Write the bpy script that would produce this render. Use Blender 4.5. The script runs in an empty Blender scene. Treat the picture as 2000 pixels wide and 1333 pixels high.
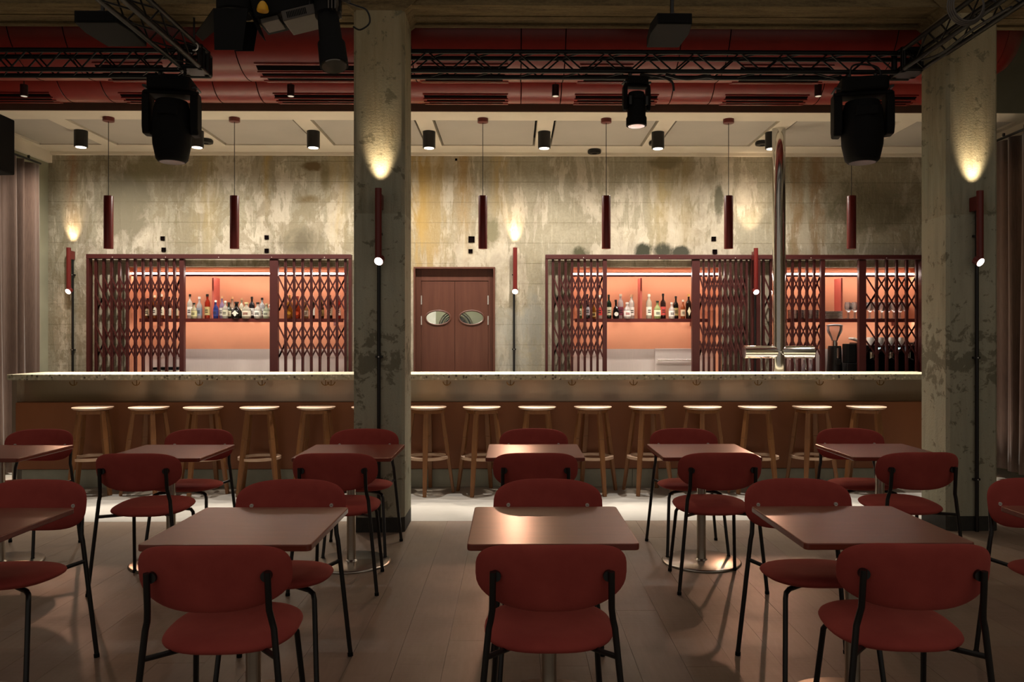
import bpy, bmesh, math, random
from mathutils import Vector, Matrix, Euler

rnd = random.Random(7)
scene = bpy.context.scene
col = scene.collection
R = math.radians
PI = math.pi

# ------------------------------------------------------------------ camera
FPX, CX, CY, CAMH, YAW = 1555.0, 1019.0, 664.0, 1.45, R(0.6)
cam_d = bpy.data.cameras.new('camera')
cam = bpy.data.objects.new('camera', cam_d)
col.objects.link(cam)
cam.location = (0, 0, CAMH)
cam.rotation_euler = (R(90), 0, -YAW)
cam_d.sensor_width = 36.0
cam_d.lens = FPX / 2000.0 * 36.0
cam_d.shift_x = -(CX - 1000.0) / 2000.0
cam_d.shift_y = -(666.5 - CY) / 2000.0
cam_d.clip_start = 0.05
cam_d.clip_end = 60
scene.camera = cam

# ------------------------------------------------------------------ world, exposure
scene.view_settings.view_transform = 'Standard'
scene.view_settings.look = 'None'
scene.view_settings.gamma = 1.0
scene.view_settings.use_curve_mapping = False
scene.view_settings.exposure = 2.2
world = bpy.data.worlds.new('world')
scene.world = world
world.use_nodes = True
_bg = world.node_tree.nodes['Background']
_bg.inputs[0].default_value = (1.0, 0.86, 0.72, 1)
_bg.inputs[1].default_value = 0.052

P_DOWN = 42.0      # ceiling cylinder downlights over the back bar
P_BAR = 22.0      # small spots between the ducts, over the stools
P_PEND = 33.0       # pendants over the counter
P_UP = 7.5        # wall lamp, up
P_DN = 17.0         # wall lamp, tilted head
P_TRACK = 62.0    # track spots tucked behind the rear duct
LED = 7.0         # niche strip


def ray(px, py):
    u = (px - CX) / FPX
    v = (CY - py) / FPX
    return (u * math.cos(YAW) + math.sin(YAW), math.cos(YAW) - u * math.sin(YAW), v)


def PX(px, Y):
    r = ray(px, CY)
    return r[0] / r[1] * Y


def PZ(px, py, Y):
    r = ray(px, py)
    return CAMH + r[2] / r[1] * Y


# ------------------------------------------------------------------ colour and materials
def s2l(c):
    c = c / 255.0
    return c / 12.92 if c <= 0.04045 else ((c + 0.055) / 1.055) ** 2.4


def rgb(h):
    h = h.lstrip('#')
    return tuple(s2l(int(h[i:i + 2], 16)) for i in (0, 2, 4)) + (1.0,)


MATS = {}


class NT:
    def __init__(self, name):
        self.m = bpy.data.materials.new(name)
        self.m.use_nodes = True
        self.t = self.m.node_tree
        self.bsdf = self.t.nodes['Principled BSDF']
        self.out = self.t.nodes['Material Output']
        MATS[name] = self.m

    def n(self, typ, **kw):
        nd = self.t.nodes.new(typ)
        for k, v in kw.items():
            setattr(nd, k, v)
        return nd

    def l(self, a, b):
        self.t.links.new(a, b)

    def coord(self, scale=(1, 1, 1), which='Object', rot=(0, 0, 0)):
        tc = self.n('ShaderNodeTexCoord')
        mp = self.n('ShaderNodeMapping')
        mp.inputs['Scale'].default_value = scale
        mp.inputs['Rotation'].default_value = rot
        self.l(tc.outputs[which], mp.inputs['Vector'])
        return mp.outputs['Vector']

    def geo(self, scale=(1, 1, 1)):
        g = self.n('ShaderNodeNewGeometry')
        mp = self.n('ShaderNodeMapping')
        mp.inputs['Scale'].default_value = scale
        self.l(g.outputs['Position'], mp.inputs['Vector'])
        return mp.outputs['Vector']

    def noise(self, vec, scale=5, detail=4, rough=0.55, dist=0.0):
        nd = self.n('ShaderNodeTexNoise')
        nd.inputs['Scale'].default_value = scale
        nd.inputs['Detail'].default_value = detail
        nd.inputs['Roughness'].default_value = rough
        nd.inputs['Distortion'].default_value = dist
        if vec is not None:
            self.l(vec, nd.inputs['Vector'])
        return nd.outputs['Fac']

    def ramp(self, fac, stops):
        nd = self.n('ShaderNodeValToRGB')
        el = nd.color_ramp.elements
        while len(el) > 1:
            el.remove(el[-1])
        for i, (p, c) in enumerate(stops):
            e = el[0] if i == 0 else el.new(p)
            e.position = p
            e.color = c if len(c) == 4 else tuple(c) + (1,)
        self.l(fac, nd.inputs['Fac'])
        return nd.outputs['Color']

    def mix(self, fac, a, b, blend='MIX'):
        nd = self.n('ShaderNodeMix', data_type='RGBA', blend_type=blend)
        for inp, v in ((nd.inputs[0], fac), (nd.inputs[6], a), (nd.inputs[7], b)):
            if isinstance(v, (int, float)):
                inp.default_value = v
            elif isinstance(v, tuple):
                inp.default_value = v
            else:
                self.l(v, inp)
        return nd.outputs[2]

    def math(self, op, a, b=None, clamp=False):
        nd = self.n('ShaderNodeMath', operation=op)
        nd.use_clamp = clamp
        for inp, v in ((nd.inputs[0], a), (nd.inputs[1], b)):
            if v is None:
                continue
            if isinstance(v, (int, float)):
                inp.default_value = v
            else:
                self.l(v, inp)
        return nd.outputs[0]

    def bump(self, h, strength=0.3, dist=0.01):
        nd = self.n('ShaderNodeBump')
        nd.inputs['Strength'].default_value = strength
        nd.inputs['Distance'].default_value = dist
        self.l(h, nd.inputs['Height'])
        self.l(nd.outputs['Normal'], self.bsdf.inputs['Normal'])

    def set(self, **kw):
        names = {'color': 'Base Color', 'rough': 'Roughness', 'metal': 'Metallic', 'spec': 'Specular IOR Level',
                 'sheen': 'Sheen Weight', 'sheen_rough': 'Sheen Roughness', 'sheen_tint': 'Sheen Tint', 'aniso': 'Anisotropic',
                 'coat': 'Coat Weight', 'trans': 'Transmission Weight', 'ior': 'IOR', 'alpha': 'Alpha',
                 'emit': 'Emission Color', 'emit_s': 'Emission Strength', 'coat_rough': 'Coat Roughness'}
        for k, v in kw.items():
            i = self.bsdf.inputs[names[k]]
            if isinstance(v, bpy.types.NodeSocket):
                self.l(v, i)
            else:
                i.default_value = v
        return self


def plain(name, hexc, rough=0.5, metal=0.0, vary=0.12, scale=9.0, **kw):
    """A painted, plastic or metal surface with slight mottling."""
    t = NT(name)
    c = rgb(hexc)
    f = t.noise(t.coord(), scale, 3)
    dark = tuple(x * (1 - vary) for x in c[:3]) + (1,)
    lite = tuple(min(1, x * (1 + vary)) for x in c[:3]) + (1,)
    t.set(color=t.ramp(f, [(0.3, dark), (0.7, lite)]), rough=rough, metal=metal, **kw)
    return t.m


def glassy(name, hexc, opac=0.35, rough=0.04):
    """Thin tinted glass: tinted see-through plus a fresnel gloss."""
    t = NT(name)
    c = rgb(hexc)
    tr = t.n('ShaderNodeBsdfTransparent')
    tr.inputs[0].default_value = c
    gl = t.n('ShaderNodeBsdfGlossy')
    gl.inputs['Roughness'].default_value = rough
    df = t.n('ShaderNodeBsdfDiffuse')
    df.inputs[0].default_value = c
    fr = t.n('ShaderNodeLayerWeight')
    fr.inputs[0].default_value = 0.35
    m1 = t.n('ShaderNodeMixShader')
    m1.inputs[0].default_value = opac
    t.l(tr.outputs[0], m1.inputs[1])
    t.l(df.outputs[0], m1.inputs[2])
    m2 = t.n('ShaderNodeMixShader')
    t.l(fr.outputs['Fresnel'], m2.inputs[0])
    t.l(m1.outputs[0], m2.inputs[1])
    t.l(gl.outputs[0], m2.inputs[2])
    t.l(m2.outputs[0], t.out.inputs['Surface'])
    t.t.nodes.remove(t.bsdf)
    return t.m


def emitter(name, color, strength):
    t = NT(name)
    t.set(color=(0.8, 0.8, 0.8, 1), emit=color, emit_s=strength)
    return t.m


plain('red_paint', '#621c18', 0.36, vary=0.06, spec=0.45)
plain('duct_red', '#7c221c', 0.30, vary=0.06, spec=0.5)
plain('gate_red', '#40120f', 0.5, vary=0.08)
plain('black_metal', '#0d0c0c', 0.38, vary=0.1)
plain('black_matte', '#070707', 0.75, vary=0.1, spec=0.2)
plain('black_rubber', '#0c0c0b', 0.85, spec=0.2)
plain('truss_black', '#090808', 0.45, spec=0.3)
plain('dark_gap', '#14110d', 0.9)
plain('slot_dark', '#0a0303', 0.9, spec=0.05)
plain('fixture_grey', '#4a443e', 0.5, 0.3)
plain('lens_glass', '#6f6b64', 0.12, 0.9)
plain('yellow_plastic', '#d9a012', 0.45)
plain('screw_metal', '#d5d2cc', 0.35, 0.6)
plain('cream_plaster', '#d9cfbe', 0.85, vary=0.04, scale=2.5)
plain('ceiling_board', '#b3aca2', 0.9, vary=0.03, scale=2.0)
plain('taupe_fascia', '#5b4a3d', 0.85, vary=0.06)
plain('hall_ceiling_paint', '#3a332b', 0.95)
plain('side_wall_plaster', '#8d8b76', 0.9, vary=0.14, scale=1.7)
plain('orange_lining', '#c98a68', 0.7, vary=0.05, scale=3.0)
plain('orange_divider', '#b4574a', 0.6, vary=0.05)
plain('shelf_red', '#5d211d', 0.45, vary=0.08)
plain('cable_black', '#0b0a0a', 0.55)
plain('cable_grey', '#55504c', 0.55)
plain('white_china', '#efe9df', 0.3, vary=0.04)
plain('white_plastic', '#e2ddd6', 0.45)
plain('plinth_concrete', '#a9ab9b', 0.8, vary=0.12, scale=6)
plain('pillar_base', '#2b2a26', 0.75, vary=0.2, scale=14)
plain('brass', '#8a6b3c', 0.35, 0.9)
plain('glass_rack', '#b9aaa2', 0.5, vary=0.25, scale=40)
plain('rust_metal', '#4a2a1c', 0.7)
plain('paper_label', '#e9e3d4', 0.7, vary=0.05)
glassy('clear_glass', '#f4ece8', 0.20)
glassy('pane_glass', '#eef2ee', 0.02)
MATS['pane_glass'].node_tree.nodes['Layer Weight'].inputs[0].default_value = 0.12
glassy('smoke_glass', '#c9b7a8', 0.12)
emitter('lamp_lens', (1.0, 0.72, 0.60, 1), 2.6)
emitter('downlight_lens', (1.0, 0.86, 0.68, 1), 1.6)
emitter('spot_lens', (1.0, 0.86, 0.68, 1), 0.06)
emitter('pendant_lens', (1.0, 0.86, 0.68, 1), 0.35)
emitter('led_strip', (1.0, 0.84, 0.74, 1), LED)
emitter('shelf_led', (1.0, 0.86, 0.77, 1), 5.0)
emitter('panel_led', (0.55, 0.95, 1.0, 1), 0.8)


def make_velvet():
    t = NT('velvet_red')
    v = t.coord()
    big = t.noise(v, 7, 3)
    fine = t.noise(v, 260, 2)
    c = t.ramp(big, [(0.3, rgb('#8f3a35')), (0.7, rgb('#a0453e'))])
    t.set(color=c, rough=0.85, spec=0.2, sheen=0.35, sheen_rough=0.4, sheen_tint=rgb('#d8867a'))
    t.bump(fine, 0.25, 0.002)


def make_tabletop():
    t = NT('tabletop_brown')
    v = t.coord((1, 9, 9))
    g = t.noise(v, 4, 5, 0.6, 0.3)
    c = t.ramp(g, [(0.25, rgb('#6d3327')), (0.75, rgb('#7d3d2e'))])
    t.set(color=c, rough=0.29, spec=0.36)
    t.bump(t.noise(t.coord((1, 30, 1)), 14, 3), 0.04, 0.002)


def make_wood(name, a, b, rough=0.5, scale=(14, 14, 1.2)):
    t = NT(name)
    v = t.coord(scale)
    g = t.noise(v, 2.2, 6, 0.6, 0.8)
    t.set(color=t.ramp(g, [(0.25, rgb(a)), (0.75, rgb(b))]), rough=rough)
    t.bump(g, 0.12, 0.003)


def make_steel(name, hexc, rough, aniso=0.0, scale=(1, 1, 60), bump=0.02):
    t = NT(name)
    g = t.noise(t.coord(scale), 6, 3)
    c = rgb(hexc)
    t.set(color=t.ramp(g, [(0.2, tuple(x * .88 for x in c[:3])), (0.8, c)]), rough=rough, metal=1.0, aniso=aniso)
    t.bump(g, bump, 0.002)


def make_concrete_wall():
    """Bare cast wall: cream scraps of old paint over grey-olive concrete, board joints, rust runs."""
    t = NT('concrete_wall')
    pos = t.geo()
    sep = t.n('ShaderNodeSeparateXYZ')
    t.l(pos, sep.inputs[0])
    X, Z = sep.outputs[0], sep.outputs[2]
    streak = t.noise(t.geo((1.0, 1.0, 0.16)), 9, 8, 0.65, 0.6)
    big = t.noise(t.geo((1, 1, 0.7)), 1.35, 6, 0.62, 0.4)
    mid = t.noise(t.geo((1, 1, 0.8)), 4.2, 8, 0.68, 0.5)
    fine = t.noise(t.geo(), 34, 6, 0.7)
    base = t.ramp(mid, [(0.30, rgb('#998f7e')), (0.48, rgb('#b2a896')), (0.70, rgb('#c5bba9'))])
    grey = t.ramp(fine, [(0.3, rgb('#7d7663')), (0.7, rgb('#9a937e'))])
    pk = t.math('ADD', t.math('MULTIPLY', big, 0.9), t.math('MULTIPLY', streak, 0.75))
    pk = t.math('ADD', pk, t.math('MULTIPLY', mid, 0.35))
    pm = t.ramp(pk, [(0.965, (0, 0, 0)), (1.03, (1, 1, 1))])
    pm = t.math('MULTIPLY', pm, 0.72)
    c = t.mix(pm, base, grey)
    # pale drips
    dr = t.ramp(t.noise(t.geo((1, 1, 0.07)), 26, 4, 0.6, 0.3), [(0.56, (0, 0, 0)), (0.66, (1, 1, 1))])
    c = t.mix(t.math('MULTIPLY', dr, 0.22), c, rgb('#d2c7b0'))
    # ragged flakes where old paint has come away, thickest at the two ends of the wall
    fl = t.noise(t.geo((1, 1, 0.75)), 2.6, 11, 0.72, 0.35)
    side = t.math('ADD', t.math('MULTIPLY', t.math('SUBTRACT', -0.9, X, clamp=True), 0.55), t.math('MULTIPLY', t.math('SUBTRACT', X, 2.6, clamp=True), 0.5))
    fm = t.ramp(t.math('ADD', fl, t.math('MULTIPLY', side, 0.05)), [(0.535, (0, 0, 0)), (0.56, (1, 1, 1))])
    c = t.mix(t.math('MULTIPLY', fm, t.math('ADD', t.math('MULTIPLY', side, 0.55), 0.18)), c, rgb('#7b7058'))
    fl2 = t.noise(t.geo((1, 1, 0.5)), 5.5, 10, 0.72, 0.2)
    fm2 = t.ramp(fl2, [(0.575, (0, 0, 0)), (0.59, (1, 1, 1))])
    c = t.mix(t.math('MULTIPLY', fm2, 0.35), c, rgb('#8a7f66'))
    dk = t.ramp(t.noise(t.geo((1, 1, 0.10)), 31, 5, 0.65, 0.5), [(0.60, (0, 0, 0)), (0.68, (1, 1, 1))])
    c = t.mix(t.math('MULTIPLY', dk, 0.40), c, rgb('#6d6648'))

    # ochre and rust runs at their places along the wall
    def band(x0, w, hexc, amt, zlo=0.0):
        nonlocal c
        d = t.math('ABSOLUTE', t.math('SUBTRACT', t.math('ADD', X, t.math('MULTIPLY', t.math('SUBTRACT', mid, 0.5), 0.22)), x0))
        m = t.math('SUBTRACT', 1.0, t.math('DIVIDE', d, w), clamp=True)
        m = t.math('MULTIPLY', m, t.ramp(streak, [(0.33, (0, 0, 0)), (0.55, (1, 1, 1))]))
        fade = t.math('DIVIDE', t.math('SUBTRACT', Z, zlo), 1.1, clamp=True)
        m = t.math('MULTIPLY', t.math('MULTIPLY', t.math('MULTIPLY', m, fade), amt, clamp=True), 0.52)
        c = t.mix(m, c, rgb(hexc))
    for px, w, h, a, zl in ((842, 0.30, '#a18348', 1.7, 1.5), (905, 0.16, '#a37b36', 1.2, 2.2), (818, 0.18, '#b08d46', 1.4, 1.9),
                            (975, 0.13, '#b99850', 1.2, 2.5), (520, 0.07, '#b3924a', 1.5, 2.9), (1290, 0.22, '#a58f5c', 1.2, 2.2),
                            (1335, 0.2, '#8f7c4e', 1.0, 2.0), (1556, 0.13, '#7d5a2c', 1.9, 2.0), (1597, 0.11, '#80592d', 1.7, 1.9),
                            (140, 0.1, '#93603a', 1.3, 2.6), (400, 0.22, '#b09a66', 0.8, 2.0), (660, 0.16, '#b89c5e', 1.0, 2.2)):
        band(PX(px, 9.85), w, h, a, zl)

    # grey and brownish blots with their own outline
    def blot(px, py, rx, rz, hexc, amt):
        nonlocal c
        x0, z0 = PX(px, 9.85), PZ(px, py, 9.85)
        dx = t.math('DIVIDE', t.math('SUBTRACT', X, x0), rx)
        dz = t.math('DIVIDE', t.math('SUBTRACT', Z, z0), rz)
        r2 = t.math('ADD', t.math('MULTIPLY', dx, dx), t.math('MULTIPLY', dz, dz))
        r2 = t.math('ADD', r2, t.math('MULTIPLY', t.math('SUBTRACT', fl, 0.5), 5.5))
        m = t.math('MULTIPLY', t.math('SUBTRACT', 1.25, r2, clamp=True), amt * 1.25, clamp=True)
        c = t.mix(m, c, rgb(hexc))
    for a in ((1404, 395, 0.06, 0.24, '#6a6554', 0.9), (1255, 490, 0.11, 0.10, '#3f3f33', 0.9), (1293, 490, 0.13, 0.11, '#47463a', 0.85),
              (1330, 492, 0.12, 0.07, '#46453a', 0.85), (1135, 492, 0.12, 0.08, '#55523f', 0.8), (590, 470, 0.28, 0.20, '#6e6655', 0.8),
              (245, 400, 0.34, 0.44, '#77705e', 0.75), (300, 330, 0.35, 0.16, '#7b7357', 0.6), (610, 325, 0.13, 0.06, '#6b5a40', 0.9),
              (602, 390, 0.16, 0.06, '#75654a', 0.8), (635, 345, 0.06, 0.2, '#74684c', 0.7), (955, 455, 0.13, 0.2, '#7f7860', 0.8),
              (1000, 660, 0.24, 0.5, '#9b9a92', 0.55), (1300, 318, 0.28, 0.07, '#74684e', 0.7), (1700, 400, 0.5, 0.35, '#615a44', 0.6),
              (1040, 640, 0.12, 0.5, '#8b8a82', 0.6)):
        blot(*a)
    # formwork board joints
    zz = t.math('ADD', Z, t.math('MULTIPLY', t.math('SUBTRACT', fine, 0.5), 0.012))
    fr = t.math('FRACT', t.math('DIVIDE', zz, 0.252))
    j = t.math('LESS_THAN', t.math('ABSOLUTE', t.math('SUBTRACT', fr, 0.5)), 0.018)
    jm = t.math('MULTIPLY', j, t.ramp(big, [(0.42, (0.1, 0.1, 0.1)), (0.58, (1, 1, 1))]))
    c = t.mix(t.math('MULTIPLY', jm, 0.45), c, rgb('#5d563f'))
    t.set(color=c, rough=0.92, spec=0.2)
    h = t.math('SUBTRACT', t.math('ADD', t.math('MULTIPLY', fine, 0.5), t.math('MULTIPLY', streak, 0.8)), jm)
    t.bump(t.math('ADD', h, t.math('MULTIPLY', pm, -0.5)), 0.55, 0.015)


def make_pillar_concrete():
    t = NT('pillar_concrete')
    streak = t.noise(t.geo((1, 1, 0.12)), 13, 6, 0.6, 0.4)
    fine = t.noise(t.geo(), 60, 6, 0.7)
    mid = t.noise(t.geo((1, 1, .5)), 4.0, 6, 0.65)
    c = t.ramp(streak, [(0.28, rgb('#7c765f')), (0.5, rgb('#9d9781')), (0.75, rgb('#b0a992'))])
    c = t.mix(t.math('MULTIPLY', t.ramp(mid, [(0.42, (0, 0, 0)), (0.62, (1, 1, 1))]), 0.5), c, rgb('#8a9284'))
    # paler below a level line, blending into a warmer tone towards the top
    g = t.n('ShaderNodeNewGeometry')
    sp = t.n('ShaderNodeSeparateXYZ')
    t.l(g.outputs['Position'], sp.inputs[0])
    lower = t.math('LESS_THAN', sp.outputs[2], 2.40)
    c = t.mix(t.math('MULTIPLY', lower, 0.45), c, rgb('#b3b3a0'))
    upper = t.math('DIVIDE', t.math('SUBTRACT', sp.outputs[2], 2.7), 0.9, clamp=True)
    c = t.mix(t.math('MULTIPLY', upper, 0.5), c, rgb('#8a7448'))
    # peeled patches low on the shaft
    pe = t.math('MULTIPLY', t.noise(t.geo(), 9, 8, 0.7, 0.4), 1.0)
    low = t.math('SUBTRACT', 1.0, t.math('DIVIDE', t.math('ABSOLUTE', t.math('SUBTRACT', sp.outputs[2], 1.30)), 0.36), clamp=True)
    pm = t.ramp(t.math('ADD', pe, t.math('MULTIPLY', low, 0.13)), [(0.58, (0, 0, 0)), (0.62, (1, 1, 1))])
    c = t.mix(t.math('MULTIPLY', pm, 0.65), c, rgb('#5d5a48'))
    pit = t.ramp(t.noise(t.geo(), 45, 2), [(0.70, (0, 0, 0)), (0.74, (1, 1, 1))])
    c = t.mix(t.math('MULTIPLY', pit, 0.6), c, rgb('#3f3b2d'))
    t.set(color=c, rough=0.9, spec=0.2)
    t.bump(t.math('SUBTRACT', t.math('ADD', fine, streak), t.math('MULTIPLY', pit, 1.2)), 0.5, 0.012)


def make_beam_concrete():
    t = NT('beam_concrete')
    st = t.noise(t.geo((0.12, 1, 1)), 24, 6, 0.65, 0.3)
    fi = t.noise(t.geo((0.35, 1, 1)), 70, 5, 0.7)
    c = t.ramp(t.math('ADD', t.math('MULTIPLY', st, 0.6), t.math('MULTIPLY', fi, 0.4)),
               [(0.35, rgb('#4c402d')), (0.5, rgb('#6c5d42')), (0.65, rgb('#7d6c4d'))])
    t.set(color=c, rough=0.92, spec=0.15)
    t.bump(fi, 0.6, 0.012)


def make_plank():
    t = NT('floor_plank')
    oi = t.n('ShaderNodeObjectInfo')
    saw = t.n('ShaderNodeTexWave', wave_type='BANDS', bands_direction='Y')
    saw.inputs['Scale'].default_value = 34
    saw.inputs['Distortion'].default_value = 3.0
    saw.inputs['Detail'].default_value = 3
    saw.inputs['Detail Scale'].default_value = 2.0
    t.l(t.geo((0.45, 1, 1)), saw.inputs['Vector'])
    grain = t.noise(t.geo((9, 1.2, 1)), 5, 6, 0.65, 0.5)
    patch = t.noise(t.geo(), 3.0, 4)
    c = t.ramp(grain, [(0.25, rgb('#7c6a5a')), (0.75, rgb('#938070'))])
    tint = t.ramp(oi.outputs['Random'], [(0.0, rgb('#84705f')), (0.5, rgb('#8f7f6c')), (1.0, rgb('#8a7269'))])
    c = t.mix(0.45, c, tint)
    m = t.math('MULTIPLY', t.ramp(patch, [(0.45, (0, 0, 0)), (0.60, (1, 1, 1))]), saw.outputs['Fac'])
    m = t.math('MULTIPLY', m, 0.4)
    c = t.mix(m, c, rgb('#5c4c40'))
    t.set(color=c, rough=0.42, spec=0.45)
    t.bump(t.math('ADD', t.math('MULTIPLY', m, -1.0), t.math('MULTIPLY', grain, 0.3)), 0.35, 0.004)


def make_floor_screed():
    t = NT('floor_screed')
    a = t.noise(t.geo(), 1.8, 6, 0.6)
    b = t.noise(t.geo((1, 3, 1)), 14, 5, 0.6)
    c = t.ramp(a, [(0.3, rgb('#a19c93')), (0.7, rgb('#b7b2a9'))])
    c = t.mix(t.math('MULTIPLY', b, 0.2), c, rgb('#8c877c'))
    t.set(color=c, rough=0.55)
    t.bump(b, 0.08, 0.003)


def make_terrazzo():
    t = NT('terrazzo_top')
    vo = t.n('ShaderNodeTexVoronoi', feature='F1')
    vo.inputs['Scale'].default_value = 42
    t.l(t.coord((1, 1, 1)), vo.inputs['Vector'])
    sp = t.n('ShaderNodeSeparateColor')
    t.l(vo.outputs['Color'], sp.inputs[0])
    c = t.ramp(sp.outputs[0], [(0.0, rgb('#6b6a52')), (0.3, rgb('#bdb597')), (0.55, rgb('#8f8a6e')), (0.75, rgb('#d8d0b8')), (0.93, rgb('#4d4438'))])
    m = t.ramp(vo.outputs['Distance'], [(0.35, (1, 1, 1)), (0.6, (0, 0, 0))])
    t.set(color=t.mix(m, rgb('#a39d88'), c), rough=0.55)


def make_leather():
    t = NT('caramel_panel')
    a = t.noise(t.coord((1, 1, .5)), 2.0, 5)
    t.set(color=t.ramp(a, [(0.3, rgb('#87512f')), (0.7, rgb('#965d38'))]), rough=0.5)
    t.bump(t.noise(t.coord(), 90, 3), 0.1, 0.002)


def make_curtain():
    t = NT('curtain_cloth')
    w = t.noise(t.coord((120, 120, 6)), 1.5, 3)
    t.set(color=t.ramp(w, [(0.3, rgb('#4d382d')), (0.7, rgb('#5f493c'))]), rough=0.9, sheen=0.3)


def make_doorwood():
    t = NT('door_stain')
    g = t.noise(t.coord((7, 7, 0.5)), 2.5, 6, 0.6, 0.5)
    t.set(color=t.ramp(g, [(0.25, rgb('#4d2a1f')), (0.75, rgb('#5f392b'))]), rough=0.42)


make_velvet(); make_tabletop(); make_concrete_wall(); make_pillar_concrete(); make_beam_concrete()
make_plank(); make_floor_screed(); make_terrazzo(); make_leather(); make_curtain(); make_doorwood()
make_wood('stool_oak', '#7c5130', '#94653c', 0.42)
make_wood('stool_seat_oak', '#cda98c', '#dfc2a8', 0.4, (1.2, 14, 14))
make_steel('brushed_steel', '#c9c2b6', 0.28, 0.0)
make_steel('chrome', '#dcdad4', 0.09, 0.0, (1, 1, 1), 0.0)
make_steel('bar_steel', '#cdbda8', 0.36, 1.0, (60, 60, 1), 0.0)
_t = MATS['bar_steel'].node_tree
_c = _t.nodes.new('ShaderNodeCombineXYZ')
_c.inputs[2].default_value = 1.0
_t.links.new(_c.outputs[0], _t.nodes['Principled BSDF'].inputs['Tangent'])
make_steel('splash_steel', '#d8cdc8', 0.42, 0.0, (40, 40, 1))
MATS['splash_steel'].node_tree.nodes['Principled BSDF'].inputs['Metallic'].default_value = 0.45


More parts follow.
